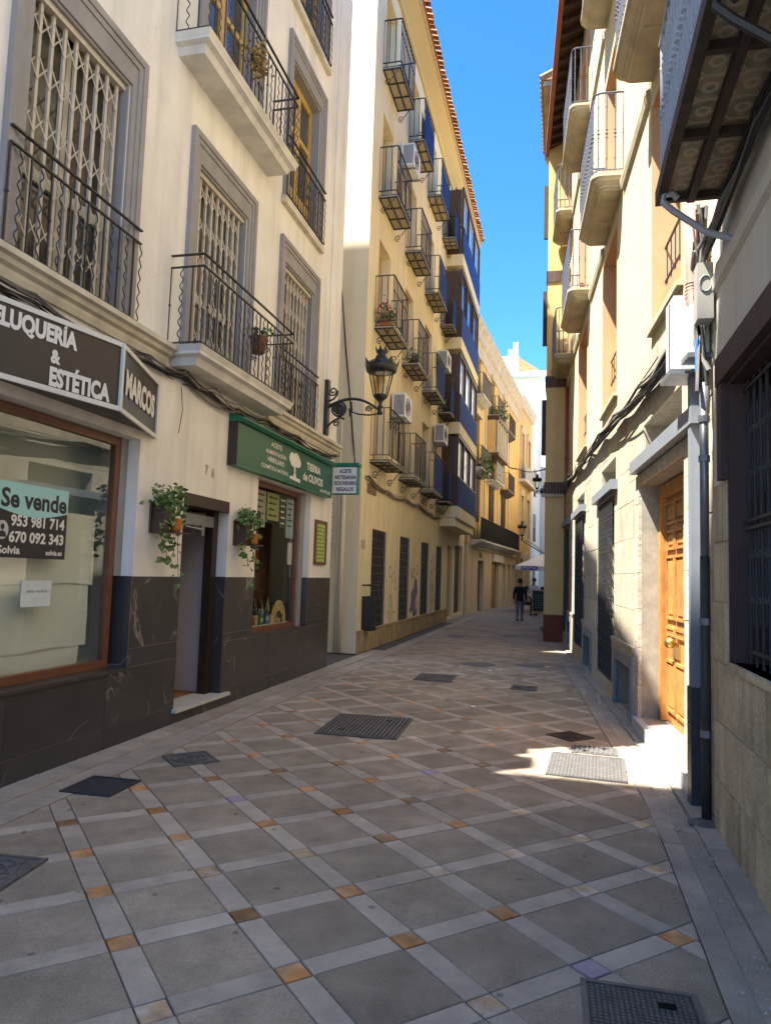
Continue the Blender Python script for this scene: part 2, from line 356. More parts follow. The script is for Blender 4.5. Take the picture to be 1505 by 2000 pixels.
def railing(parent, sg, path, z0, h, m, kinds=('knot', 'wavy'), sp=.12, second=.13, rw=.03, bottom=.03, br=.007, orn=False):
    b = MB(sg); P = [Vector((p[0], p[1], 0)) for p in path]
    lv = [z0 + h, z0 + bottom] + ([z0 + h - second] if second else [])
    for z in lv:
        for p, q in zip(P, P[1:]): b.bar((p.x, p.y, z), (q.x, q.y, z), rw if z == lv[0] else rw * .8, .014)
    b.parts('handrail', m, parent); k = 0
    top = h - (second or 0)
    for p, q in zip(P, P[1:]):
        L_ = (q - p).length; n = max(1, round(L_ / sp))
        for j in range(n + (1 if q is P[-1] else 0)):
            c = p.lerp(q, j / n); kd = kinds[k % len(kinds)]; k += 1
            ang = math.atan2((q - p).y, sg * (q - p).x) - math.pi / 2
            put('baluster', bal_mesh(top - bottom, kd, m, br), parent, (sg * c.x, c.y, z0 + bottom), ang)
        if orn and L_ > 1:
            c = p.lerp(q, .5); o = MB(sg); zz = z0 + top * .5
            for sy in (-1, 1):
                for dz in (.17, 0, -.17):
                    o.tube(spiral((c.x + .008, c.y + sy * .045, zz + dz), .045, 1.3 * sy, (0, 1, 0), (0, 0, 1), 12), .006, 4)
            stuff(o.build('scroll_ornament', m, parent))
# ================================================================== ground and paving
g = MB(); g.poly([(-400, -200, -.02), (400, -200, -.02), (400, 900, -.02), (-400, 900, -.02)])
struct(g.build('ground', JOINT))
pave = struct(bpy.data.objects.new('pavement', None)); COL.objects.link(pave)
LB = -3.50
def RB(y): return .66 if y < 5.9 else .66 - .0699 * (y - 5.9)
def clip(poly, a, b, c):       # keep a*x+b*y<=c
    out = []
    for i in range(len(poly)):
        p, q = poly[i], poly[(i + 1) % len(poly)]; dp, dq = a * p[0] + b * p[1] - c, a * q[0] + b * q[1] - c
        if dp <= 0: out.append(p)
        if (dp < 0 < dq) or (dq < 0 < dp): t = dp / (dp - dq); out.append((p[0] + t * (q[0] - p[0]), p[1] + t * (q[1] - p[1])))
    return out
def slabpoly(c, hu, hv):
    r = math.sqrt(.5); return [(c[0] + (u - v) * r, c[1] + (u + v) * r) for u, v in ((-hu, -hv), (hu, -hv), (hu, hv), (-hu, hv))]
def inside(poly):
    q = clip(poly, -1, 0, -LB); q = clip(q, 1, 0, .66) if q else q
    return clip(q, 1, .0699, .66 + .0699 * 5.9) if q else q
def area(p): return abs(sum(p[i][0] * p[(i + 1) % len(p)][1] - p[(i + 1) % len(p)][0] * p[i][1] for i in range(len(p)))) / 2
PITCH_, SW = .582, .128; SL = PITCH_ - SW; OX, OY = -1.915, 3.05
kinds = {'paving_slab': (SL / 2, SL / 2, SLAB), 'paving_strip': (SL / 2, SW / 2, STRIP), 'marble_insert': (SW / 2, SW / 2, INSERT)}
def bevel_slab(poly, zt, name, m, g=.0035, ch=.004):
    cx = sum(p[0] for p in poly) / len(poly); cy = sum(p[1] for p in poly) / len(poly)
    def inset(d):
        o = []
        for p in poly:
            v = Vector((cx - p[0], cy - p[1])); L_ = v.length or 1; k = min(.4, d * 1.41 / L_); o.append((p[0] + v.x * k, p[1] + v.y * k))
        return o
    b = MB(); n = len(poly); rings = [(inset(g), -.018), (inset(g), zt - ch), (inset(g + ch), zt)]
    for (r, z) in rings: b.v += [(p[0], p[1], z) for p in r]
    for k in range(2):
        for j in range(n): b.f.append((k * n + j, k * n + (j + 1) % n, (k + 1) * n + (j + 1) % n, (k + 1) * n + j))
    b.f.append(tuple(2 * n + j for j in range(n))); return b
farb = {k: MB() for k in kinds}; near = {k: [] for k in kinds}
r2 = math.sqrt(.5)
for i in range(-45, 46):
    for j in range(-45, 46):
        for kd, du, dv, sw in (('paving_slab', .5, .5, 0), ('paving_strip', .5, 0, 0), ('paving_strip', 0, .5, 1), ('marble_insert', 0, 0, 0)):
            u, v = (i + du) * PITCH_, (j + dv) * PITCH_
            c = (OX + (u - v) * r2, OY + (u + v) * r2)
            if not (-4.2 < c[0] < 1.3 and 1.2 < c[1] < 27): continue
            hu, hv, m = kinds[kd]
            if sw: hu, hv = hv, hu
            full = slabpoly(c, hu, hv); p = inside(full)
            if len(p) < 3 or area(p) < 2e-4: continue
            near[kd].append((c[1], abs(c[0]), c, hu, hv, p, abs(area(p) - area(full)) < 1e-6, sw))
rg = random.Random(3)
for kd, lst in near.items():
    lst.sort(key=lambda t: (t[0] < 2.3, t[0])); m = kinds[kd][2]
    for n_, (y, _, c, hu, hv, p, isfull, sw) in enumerate(lst):
        if n_ < 298 and y < 15.5:
            mm = m
            if kd == 'marble_insert':
                q = rg.random(); mm = INSERTL if q < .04 else (INSERTP if (c[0] > -.3 and q < .85) or q < .16 else INSERT)
            if isfull:
                me = cached((kd, sw, mm.name), lambda: bevel_slab([(a - c[0], b - c[1]) for a, b in slabpoly(c, hu, hv)], 0, kd, mm).mesh(kd, mm))
                put(kd, me, pave, (c[0], c[1], rg.uniform(-.002, .002)))
            else: bevel_slab([(a - c[0], b - c[1]) for a, b in p], 0, kd, mm).build(kd, mm, pave, loc=(c[0], c[1], 0))
        else:
            b = bevel_slab(p, rg.uniform(-.001, .001), kd, m); i0 = len(farb[kd].v); farb[kd].v += b.v; farb[kd].f += [tuple(i0 + q for q in f) for f in b.f]
for kd, b in farb.items():
    if b.f: stuff(b.build(kd + '_far', kinds[kd][2], pave))
far = MB(); far.poly([(-9, 26.2, -.004), (7, 26.2, -.004), (12, 140, -.004), (-12, 140, -.004)])
far.poly([(-40, -60, -.004), (40, -60, -.004), (40, 1.25, -.004), (-40, 1.25, -.004)]); far.build('far_paving', mat('far_grey_paving', (.26, .24, .21), .8, .15, 1.5, .1, 30), pave)
# kerb stones along both walls
for (x0, x1) in ((-4.07, -3.80), (-3.796, LB - .004)):
    y = 1.3
    while y < 30:
        w = 1.15 * rg.uniform(.85, 1.15); e = rg.uniform(-.002, .002) + (.012 if x0 < -4 else .0)
        if y < 14.7 or x0 > -4: MB().box(x0, x1, y + .003, y + w - .003, -.018, .004 + e).build('kerb_stone', KERB, pave)
        y += w
for k in range(3):
    y = 1.3
    while y < 20.2:
        w = 1.05 * rg.uniform(.8, 1.2); y1 = min(y + w, 20.25)
        def ex(yy, t): wl = 1.06 if yy < 5.75 else 1.08 - .0699 * (yy - 6); return RB(yy) + .004 + (wl + .02 - RB(yy)) * t
        t0, t1 = (0, .3, .62)[k], (.29, .61, 1.)[k]; e = (.002, -.004, .014)[k] + rg.uniform(-.002, .002)
        MB().prism([(ex(y + .003, t0), y + .003), (ex(y + .003, t1), y + .003), (ex(y1 - .003, t1), y1 - .003), (ex(y1 - .003, t0), y1 - .003)], 'z', -.018, .002 + e).build('kerb_stone', KERB, pave)
        y = y1

# ------------------------------------------------------------------ covers and grates in the paving
def cover(label, c, w, d, rz, style, m=CASTIRON, name='manhole_cover', cat='manhole cover'):
    t = thing(name, label, cat, (c[0], c[1], .004), rz)
    MB().box(-w / 2, w / 2, -d / 2, d / 2, -.012, .004).build('plate', CASTDK if style in ('bars', 'grid') and m is CASTIRON else m, t)
    f = MB(); e = .022
    for (a, b_, c_, d_) in ((-w / 2, w / 2, -d / 2, -d / 2 + e), (-w / 2, w / 2, d / 2 - e, d / 2), (-w / 2, -w / 2 + e, -d / 2 + e, d / 2 - e), (w / 2 - e, w / 2, -d / 2 + e, d / 2 - e)): f.box(a, b_, c_, d_, .0045, .010)
    f.build('rim', m, t); r = MB(); iw, idd = w / 2 - e - .01, d / 2 - e - .01
    if style == 'bars':
        n = int(2 * iw / .045)
        for k in range(n): x = -iw + (k + .5) * 2 * iw / n; r.box(x - .012, x + .012, -idd, idd, .0045, .014)
    elif style == 'studs':
        nx, ny = int(2 * iw / .03), int(2 * idd / .05)
        for a in range(nx):
            for b_ in range(ny): x, y = -iw + (a + .5) * 2 * iw / nx, -idd + (b_ + .5) * 2 * idd / ny; r.box(x - .007, x + .007, y - .018, y + .018, .0045, .010)
    elif style == 'grid':
        nx, ny = int(2 * iw / .022), int(2 * idd / .022)
        for a in range(nx):
            for b_ in range(ny): x, y = -iw + (a + .5) * 2 * iw / nx, -idd + (b_ + .5) * 2 * idd / ny; r.box(x - .007, x + .007, y - .007, y + .007, .0045, .009)
    elif style == 'ornate':
        for rr in (.3, .55, .85):
            n = 20; R_ = min(iw, idd) * rr
            for k in range(n): a, b_ = 2 * math.pi * k / n, 2 * math.pi * (k + 1) / n; r.bar((R_ * math.cos(a), R_ * math.sin(a), .007), (R_ * math.cos(b_), R_ * math.sin(b_), .007), .012, .008)
        for k in range(8): a = math.pi * k / 4; r.bar((.1 * iw * math.cos(a), .1 * iw * math.sin(a), .007), (min(1.15, 1) * iw * math.cos(a), iw * math.sin(a), .007), .010, .007)
    else:
        for k in range(9): y = -idd + (k + .5) * 2 * idd / 9; r.box(-iw, iw, y - .002, y + .002, .0045, .006)
    stuff(r.build('tread', m, t))
    if style in ('bars', 'grid'):
        for (x, y) in ((-iw * .5, -idd * .6), (iw * .5, idd * .6)): MB().box(x - .035, x + .035, y - .018, y + .018, .0125, .0145).build('lifting_slot', DARK, t)
    return t
cover('large ribbed iron cover in the middle of the paving', (-2.10, 7.93), .88, 1.12, .05, 'bars')
cover('smaller ribbed iron grate farther up the street than the large one', (-2.02, 12.02), .62, .80, .03, 'bars', name='drain_grate', cat='drain grate')
cover('small ornate iron cover set diagonally near the dark marble wall', (-3.19, 5.99), .40, .40, R(45), 'ornate')
cover('plain dark square cover beside the left kerb', (-3.42, 5.03), .42, .43, .03, 'plain', CASTDK)
cover('ornate iron cover cut by the left edge of the photo', (-3.05, 3.47), .46, .46, R(6), 'ornate')
cover('gridded iron cover at the bottom right of the paving', (.33, 3.07), .46, .56, .02, 'grid')
cover('small rusty cover set diagonally before the sunlit patch', (.11, 8.25), .36, .36, R(45), 'ornate', mat('rusty_iron', (.07, .05, .035), .7, .3, 12, .3, 50))
cover('pale studded steel cover half in the sunlit patch', (.24, 7.0), .68, .86, -.05, 'studs', GALV)
cover('narrow ribbed cover touching the pale studded one', (.335, 7.66), .44, .32, -.03, 'bars', GALV)
cover('little gridded cover right of the middle, up the street', (-.55, 11.54), .40, .40, -.03, 'grid')
for (c, r_, lb) in (((-1.55, 14.25), .33, 'round iron manhole cover up the street, left one of two'), ((-.57, 14.6), .27, 'round rusty manhole cover up the street, right one of two'), ((-1.45, 21.5), .3, 'round manhole cover near the corner pillar'), ((-2.9, 20.5), .28, 'round manhole cover near the yellow building plinth')):
    t = thing('manhole_cover', lb, 'manhole cover', (c[0], c[1], .003)); MB().lathe([(r_, -.01), (r_, .004), (r_ * .97, .006)], 28).build('plate', CASTIRON, t)
    b = MB()
    for k in range(10): x = -r_ * .85 + k * r_ * 1.7 / 9; y = math.sqrt(max(0, r_ * r_ * .8 - x * x)); b.box(x - .012, x + .012, -y, y, .0065, .010)
    b.build('tread', CASTIRON, t)
mk = MB()
for (x, y, s, n) in ((.33, 11.3, .05, 4), (.52, 10.6, .05, 5), (.18, 15.0, .05, 2)):
    for k in range(n): yy = y + k * .17; mk.box(x - .03 * (k % 2), x + .045, yy, yy + .035, .0065, .0085); mk.box(x, x + .018, yy + .04, yy + .11, .0065, .0085)
mk.parts('paint_stroke', PAINTW, thing('painted_mark', 'small worn white paint marks on the right kerb stones', 'paint mark'))

# ================================================================== left building with the two shops
XL = -4.06
LBD = thing('shop_building', 'cream building with grey window surrounds, wrought-iron balconies and dark marble base', 'building', (XL, 0, 0))
HL = 12.7
WINS = [(4.23, 5.94), (6.88, 8.59), (9.49, 11.19)]; FLZ = [4.02, 7.24, 10.46]
holes = [(4.30, 6.26, .72, 2.95), (7.16, 8.28, .17, 2.53), (9.13, 11.28, .80, 2.98)]
for z in FLZ:
    for (a, b) in WINS: holes.append((a + .2, b - .22, z, min(z + 2.27, HL - .3)))
wall(LBD, 1, (3.7, 12.42, 0, 4.0), holes, CREAM)
wall(LBD, 1, (4.02, 12.42, 4.0, 9.2), holes, CREAM, 'upper_wall'); wall(LBD, 1, (4.75, 12.42, 9.2, HL), [(h[0], h[1], max(h[2], 9.2), h[3]) if h[0] > 5 else (4.85, h[1], max(h[2], 9.2), h[3]) for h in holes if h[3] > 9.2], CREAM, 'upper_wall')  # unseen top floor stepped back to let the sun patch onto the paving
b = MB(); b.box(-9, -1.1, 3.7, 12.40, 0, 4.0); b.box(-9, -.55, 4.02, 12.40, 4.0, 9.2); b.box(-9, -.55, 4.75, 12.40, 9.2, HL - .05)
b.box(-1.1, -.25, 6.4, 6.5, 0, 4.0); b.box(-1.1, -.25, 8.7, 8.8, 0, 4.0); b.box(-1.1, -.25, 12.2, 12.4, 0, 4.0); b.box(-1.1, -.25, 3.7, 3.8, 0, 4.0)
b.box(-.55, -.25, 12.3, 12.40, 4.0, HL - .05); b.box(-.55, -.25, 4.02, 4.2, 4.0, 9.2); b.box(-.55, -.25, 4.75, 4.8, 9.2, HL - .05)
b.box(-9, -1.5, 8.5, 12.40, HL - .05, 16.9)     # unseen attic block, added and sized to shade the yellow side wall
b.build('core', CORE, LBD)
MB().box(-9.1, .0, 4.73, 12.44, HL, HL + .05).build('roof', LEDGE, LBD)
MB().box(-1.05, -.26, 8.8, 12.2, .70, .78).build('display_floor', mat('display_board', (.35, .24, .14), .6), LBD)
MB().box(-.80, -.77, 8.82, 12.18, .78, 3.4).build('display_back', mat('brown_backdrop', (.24, .12, .055), .6, .2, 2), LBD)
MB().box(-1.08, -.26, 8.82, 12.18, 3.2, 3.25).build('display_ceiling', CORE, LBD)
MB().box(.002, .03, 11.82, 12.423, 4.06, HL).build('corner_pilaster', CREAM, LBD)
# marble base
rg = random.Random(5)
dh = [(h[0] - .0, h[1] + .0, h[2] - .0, h[3]) for h in holes[:3]]
xs = [3.7, 4.7, 5.94, 7.16, 8.28, 9.75, 11.0, 12.43]
for (z0, z1) in ((0, .205), (.205, .90), (.90, 1.60)):
    for a, c in zip(xs, xs[1:]):
        for (p, q, r_, s_) in rsub((a, c, z0, z1), dh):
            if q - p > .03: MB().box(-.002, .006 + rg.uniform(0, .0015), p + .0025, q - .0025, r_ + .002, s_ - .002).build('marble_panel', MARB, LBD)
for (a, c, z0, z1) in ((6.262, 6.275, .72, 1.6), (8.265, 8.28, .17, 1.6), (11.265, 11.28, .80, 1.6), (7.16, 7.175, .17, 1.6)): MB().box(-.24, .0, a if a != 6.262 else 6.245, c if a != 6.262 else 6.26, z0, z1).build('marble_reveal', MARB, LBD)
# cornice ledge over the ground floor
def profile(parent, sg, name, m, pts, s0, s1): return MB(sg).prism(pts, 'y', s0, s1).build(name, m, parent)
LP = [(0, 3.80), (.03, 3.80), (.05, 3.85), (.05, 3.88), (.09, 3.90), (.10, 3.94), (.14, 3.955), (.14, 4.005), (0, 4.015)]
profile(LBD, 1, 'cornice_ledge', LEDGE, LP, 3.9, 6.60); profile(LBD, 1, 'cornice_ledge', LEDGE, LP, 9.26, 12.50)
# windows
def l_window(s0, s1, z0, gate, top=2.61):
    z1 = z0 + top; b = MB(); i0, i1, iz = s0 + .2, s1 - .22, z0 + 2.27
    for (d0, d1, o) in ((0, .07, .055), (.07, .13, .04), (.13, .205, .026)):
        b.box(.0, o, s0 + d0, s0 + d1, z0 - .02, z1 - d0); b.box(.0, o, s1 - d1, s1 - d0, z0 - .02, z1 - d0)
        b.box(.0, o, s0 + d1, s1 - d1, z1 - d1 - (.13 if d1 > .2 else 0), z1 - d0)
    b.box(-.24, .0, i0, i0 + .02, z0, iz); b.box(-.24, .0, i1 - .02, i1, z0, iz); b.box(-.24, .0, i0 + .02, i1 - .02, iz - .02, iz)
    w = b.build('window', GREYFR, LBD)
    if gate:
        MB().box(-.24, -.20, i0 + .02, i1 - .02, z0, iz - .02).build('pane', DKGLASS, w)
        f = MB()
        for a in (i0 + .02, (i0 + i1) / 2 - .03, i1 - .08): f.box(-.2, -.16, a, a + .06, z0, iz - .02)
        f.box(-.2, -.16, i0 + .08, i1 - .08, iz - .09, iz - .02); f.box(-.2, -.165, i0 + .08, i1 - .08, z0 + .8, z0 + .9); f.build('sash', GATE, w)
        n = 8; wd_ = i1 - .10 - (i0 + .03); me = cached(('gbar', top), lambda: MB().box(-.012, .012, -.015, .015, 0, 2.2).mesh('gate_bar', GATE))
        lt = MB()
        for k in range(n + 1):
            s = i0 + .03 + wd_ * k / n; put('gate_bar', me, w, (-.07, s, z0 + .02))
            if k < n:
                t = s + wd_ / n
                for zz in (.22, .66, 1.10, 1.54, 1.92):
                    lt.bar((-.085, s, z0 + zz), (-.085, t, z0 + zz + .2), .005, .013); lt.bar((-.055, s, z0 + zz + .2), (-.055, t, z0 + zz), .005, .013)
        stuff(lt.build('gate_lattice', GATE, w))
        MB().box(-.11, -.03, i0 + .02, i1 - .02, iz - .075, iz - .02).build('gate_track', GATE, w)
    else:
        for k, (a, c) in enumerate(((i0 + .02, (i0 + i1) / 2), ((i0 + i1) / 2, i1 - .02))):
            f = MB(); f.box(-.2, -.14, a, a + .09, z0, iz - .02); f.box(-.2, -.14, c - .09, c, z0, iz - .02)
            for (p, q) in ((z0, z0 + .5), (iz - .14, iz - .02), (z0 + 1.4, z0 + 1.48)): f.box(-.2, -.14, a + .09, c - .09, p, q)
            f.build('door_leaf', YWOOD, w); MB().box(-.19, -.17, a + .09, c - .09, z0 + .5, iz - .14).build('pane', DKGLASS, w)
    return w
for fi, z in enumerate(FLZ):
    for wi, (a, c) in enumerate(WINS):
        if (fi == 2 and wi < 2) or (fi == 1 and wi == 0):
            MB().box(-.24, -.2, (a + .2) if fi else a, c - .22, z, (z + 2.2) if fi == 2 else z + 2.3).build('window', DKGLASS, LBD); continue
        w = l_window(a, c, z, fi == 0, 2.61 if fi < 2 else 2.0)
        if wi != 1 or fi == 2:
            if fi: MB().box(.001, .075, a - .03, c + .05, z - .13, z - .022).build('sill', LEDGE, w)
            railing(w, 1, [(.07, a + .02), (.07, c + .02)], z - .01, .93, IRON, ('knot', 'wavy', 'plain', 'wavy'), .115, .13, orn=True)
def l_balcony(s0, s1, zt, depth=.42):
    b = MB(); sects = [(.0, .0), (.03, .0), (.05, .035), (.05, .06), (.085, .075), (.11, .16)]   # (inset, drop)
    pr = [(0, 0), (.03, -.06), (.03, -.09), (.09, -.11), (.12, -.19)]
    rings = []
    for (ins, dz) in pr: rings.append([(0, s0 + ins), (depth - ins, s0 + ins), (depth - ins, s1 - ins), (0, s1 - ins)])
    for k, (ins, dz) in enumerate(pr): b.v += [(p[0], p[1], zt + dz) for p in rings[k]]
    n = 4
    for k in range(len(pr) - 1):
        for j in range(n): b.f.append((k * n + j, k * n + (j + 1) % n, (k + 1) * n + (j + 1) % n, (k + 1) * n + j))
    b.f.append((3, 2, 1, 0)); b.f.append(tuple(n * (len(pr) - 1) + j for j in range(n)))
    o = b.build('balcony', SLABW, LBD); e = .035
    railing(o, 1, [(0, s0 + e), (depth - e, s0 + e), (depth - e, s1 - e), (0, s1 - e)], zt, .98, IRON, ('knot', 'wavy', 'plain', 'wavy'), .115, .13, orn=True)
    return o
bl1 = l_balcony(6.60, 9.26, 4.02); bl2 = l_balcony(6.42, 9.06, 7.38)
# shop window by the hairdresser
def shopwin(s0, s1, z0, z1, o=-.20, fw=.075):
    b = MB(); b.box(o, o + .06, s0, s0 + fw, z0, z1); b.box(o, o + .06, s1 - fw, s1, z0, z1); b.box(o, o + .06, s0 + fw, s1 - fw, z1 - fw, z1); b.box(o, o + .06, s0 + fw, s1 - fw, z0, z0 + fw)
    w = b.build('shop_window', WOODFR, LBD); MB().poly([(o + .03, s0 + fw, z0 + fw), (o + .03, s1 - fw, z0 + fw), (o + .03, s1 - fw, z1 - fw), (o + .03, s0 + fw, z1 - fw)]).build('pane', GLASS, w); return w
wA = shopwin(4.30, 6.15, .73, 2.94); MB().box(-.24, -.13, 6.15, 6.26, 1.6, 2.95).build('reveal_lining', GREYFR, LBD)
MB().box(-.24, .03, 4.25, 6.26, .70, .728).build('sill', MARB, LBD)
wB = shopwin(9.14, 11.10, .81, 2.97); MB().box(-.24, .02, 9.13, 11.28, .782, .808).build('sill', MARB, LBD); MB().box(-.24, -.10, 11.10, 11.262, .81, 2.97).build('reveal_lining', GREYFR, LBD)
# door 7A
b = MB(); b.box(-.24, .004, 7.16, 8.28, 2.40, 2.535); b.box(-.24, -.13, 8.13, 8.262, .17, 2.40); b.box(-.24, -.14, 7.176, 7.25, .17, 2.40)
dr = b.build('doorway', mat('dark_timber', (.035, .02, .014), .4, .2, 6), LBD)
MB().box(-1.0, -.98, 7.0, 8.6, .17, 2.4).build('hall_wall', mat('lilac_grey_plaster', (.50, .47, .49), .9, .05, 2), dr)
MB().box(-1.0, -.24, 8.29, 8.32, .17, 2.4).build('hall_side', MATS['lilac_grey_plaster'], dr); MB().box(-1.0, -.24, 7.12, 7.15, .17, 2.4).build('hall_side', MATS['lilac_grey_plaster'], dr)
MB().box(-1.0, -.24, 7.1, 8.6, .14, .165).build('hall_floor', mat('orange_floor_tile', (.40, .16, .05), .5, .1, 6), dr); MB().box(-.978, -.96, 7.1, 8.6, .166, .30).build('skirting', WOODFR, dr)
MB().box(-1.0, -.24, 7.1, 8.6, 2.4, 2.44).build('hall_ceiling', DARK, dr)
MB().box(-.30, .06, 7.13, 8.44, .135, .175).build('threshold', mat('pale_marble_sill', (.55, .53, .48), .5, .1, 5), dr)
bb = MB(); bb.box(-.2, -.12, 7.2, 8.12, 2.2, 2.33); bb.bar((-.1, 7.3, 2.18), (-.05, 7.75, 2.15), .02); bb.box(-.12, -.05, 7.7, 7.76, 2.08, 2.2); bb.build('door_closer', STEEL, dr)
# number
text(LBD, 'house_number', '7', (.002, 7.60, 2.79), (0, 1, 0), (0, 0, 1), .12, .07, mat('brass', (.45, .34, .18), .4, metal=.6), .008, .02); text(LBD, 'house_number', 'A', (.002, 7.75, 2.78), (0, 1, 0), (0, 0, 1), .12, .08, MATS['brass'], .008, .02)

# ------------------------------------------------------------------ paper behind the hairdresser's window, posters
pp = thing('window_paper', 'white paper sheets taped inside the empty shop window', 'paper', (XL, 0, 0)); rg = random.Random(11)
def sheet(s0, s1, z0, z1, o, nm='sheet'):
    b = MB(); n = 10
    row = lambda z: [(o + .012 * math.sin(k * 1.7 + z * 3) + rg.uniform(-.004, .004), s0 + (s1 - s0) * k / n, z + (rg.uniform(-.012, .012) if z == z0 else 0)) for k in range(n + 1)]
    rows = [row(z0 + (z1 - z0) * k / 4) for k in range(5)]
    for r_ in rows: b.v += r_
    for k in range(4):
        for j in range(n): a = k * (n + 1) + j; b.f.append((a, a + 1, a + n + 2, a + n + 1))
    b.build(nm, PAPER, pp, smooth=True)
sheet(3.9, 6.02, 1.52, 2.16, -.27); sheet(3.9, 5.98, .95, 1.53, -.285); sheet(3.9, 5.90, .74, .97, -.30); 
MB().box(-.56, -.54, 3.85, 6.4, .5, 3.1).build('backing', mat('facade_reflection_tone', (.46, .50, .44), .9, .1, 1), pp)  # pale backing colour stands in for the opposite facade reflected in the glass
po = thing('for_sale_poster', 'dark for-sale poster with pale teal top stuck on the shop window', 'poster', (XL - .163, 0, 0))
MB().box(0, .003, 4.62, 5.46, 1.735, 2.335).build('sheet', PRBLK, po)
arc = [(4.62, 2.335), (4.62, 2.09)] + [(4.62 + .84 * k / 12, 2.13 - .06 * math.sin(math.pi * k / 12)) for k in range(13)] + [(5.46, 2.335)]
MB().prism(arc, 'x', .0035, .005).build('teal_band', TEAL, po)
Uy, Vz = (0, 1, 0), (0, 0, 1)
text(po, 'lettering', 'Se vende', (.005, 4.68, 2.13), Uy, Vz, .155, .76, PRBLK, .001, .03)
text(po, 'lettering', '953 981 714', (.003, 4.80, 1.985), Uy, Vz, .095, .63, SIGNWH, .001, .035); text(po, 'lettering', '670 092 343', (.003, 4.79, 1.855), Uy, Vz, .095, .64, SIGNWH, .001, .035)
text(po, 'lettering', 'Solvia', (.003, 4.68, 1.765), Uy, Vz, .065, .24, SIGNWH, .001, .03); text(po, 'lettering', 'solvia.es', (.003, 5.22, 1.765), Uy, Vz, .045, .2, SIGNWH, .001, .03)
dsc = [(4.715 + .065 * math.cos(2 * math.pi * k / 20), 1.95 + .075 * math.sin(2 * math.pi * k / 20)) for k in range(20)]; MB().prism(dsc, 'x', .0035, .005).build('portrait_disc', mat('pale_grey_print', (.5, .52, .53), .6), po)
b = MB(); b.prism([(4.715 + .02 * math.cos(k * .628), 1.975 + .025 * math.sin(k * .628)) for k in range(10)], 'x', .0053, .0063); b.prism([(4.67, 1.895), (4.76, 1.895), (4.75, 1.93), (4.715, 1.947), (4.68, 1.93)], 'x', .0053, .0063); b.build('portrait_shape', PRBLK, po)
nn = thing('paper_notice', 'small white notice with one printed line on the shop window', 'notice', (XL - .163, 0, 0)); MB().box(0, .003, 4.97, 5.32, 1.34, 1.555).build('sheet', mat('bright_paper', (.62, .68, .66), .7), nn)
text(nn, 'lettering', 'PARKING Y TRASTERO EN', (.003, 5.03, 1.455), Uy, Vz, .018, .24, PRBLK, .001)

# ------------------------------------------------------------------ hairdresser's sign
sg = thing('hairdresser_sign', 'black angled fascia sign with white letters and white frame above the empty shop', 'sign', (0, 0, 0))
z0, z1 = 3.01, 3.60; A = (-4.02, 3.75); B = (-3.668, 5.315); C_ = (-4.055, 6.51)
b = MB(); b.prism([(-4.055, 3.72), A, (B[0] - .006, B[1]), (C_[0], C_[1] - .02), (-4.055, 6.4)], 'z', z0 + .03, z1 - .03); b.build('box', SIGNBLK, sg)
def edge(p, q, z): return ((p[0], p[1], z), (q[0], q[1], z))
fr = MB()
for p, q in ((A, B), (B, C_)):
    for z in (z0 + .018, z1 - .018): fr.bar(*edge(p, q, z), .02, .04)
for p in (A, B, C_): fr.bar((p[0], p[1], z0), (p[0], p[1], z1), .03, .03)
fr.build('frame', mat('white_aluminium', (.66, .65, .60), .5, .06, 4), sg)
u1 = Vector((B[0] - A[0], B[1] - A[1], 0)).normalized(); u2 = Vector((C_[0] - B[0], C_[1] - B[1], 0)).normalized()
def on(p, u, t, z): return (p[0] + u.x * t, p[1] + u.y * t, z)
LEN = math.hypot(B[0] - A[0], B[1] - A[1])
text(sg, 'lettering', 'PELUQUERÍA', on(A, u1, .335, 3.365), u1, Vz, .205, .80, SIGNWH, .002, .05)
text(sg, 'lettering', '&', on(A, u1, .90, 3.235), u1, Vz, .11, .09, SIGNWH, .002, .05)
text(sg, 'lettering', 'ESTÉTICA', on(A, u1, .90, 3.055), u1, Vz, .19, .59, SIGNWH, .002, .05)
text(sg, 'lettering', 'MARCOS', on(B, u2, .13, 3.185), u2, Vz, .235, 1.0, SIGNWH, .004, .05)
# ------------------------------------------------------------------ green shop sign
gs = thing('green_shop_sign', 'long bottle-green fascia sign with white lettering and an olive tree', 'sign', (XL, 0, 0))
MB().box(.0, .12, 8.42, 12.36, 3.05, 3.60).build('box', SIGNGR, gs); GRT = mat('green_trim', (.02, .17, .10), .35, .12, 3)
b = MB(); b.prism([(.0, 3.605), (.16, 3.605), (.20, 3.64), (.20, 3.66), (.05, 3.70), (0, 3.70)], 'y', 8.40, 12.40); b.build('top_trim', GRT, gs); MB().box(0, .13, 8.40, 8.418, 3.03, 3.602).build('end_trim', SIGNBLK, gs); MB().box(0, .125, 8.42, 12.36, 3.03, 3.048).build('bottom_trim', GRT, gs)
for k, (t_, y_, w_) in enumerate((('ACEITE', 9.52, .40), ('ALIMENTACIÓN', 9.34, .76), ('HERBOLARIO', 9.42, .62), ('COSMÉTICA NATURAL', 9.20, 1.02))): text(gs, 'lettering', t_, (.12, y_, 3.475 - k * .113), Uy, Vz, .07, w_, SIGNWH, .002, .02)
text(gs, 'lettering', 'TIERRA', (.12, 11.02, 3.36), Uy, Vz, .125, .68, SIGNWH, .002, .03); text(gs, 'lettering', 'de OLIVOS', (.12, 10.86, 3.17), Uy, Vz, .135, .98, SIGNWH, .002, .03); text(gs, 'lettering', '666 5972 682', (.12, 11.72, 3.075), Uy, Vz, .06, .56, SIGNWH, .002, .02)
b = MB()
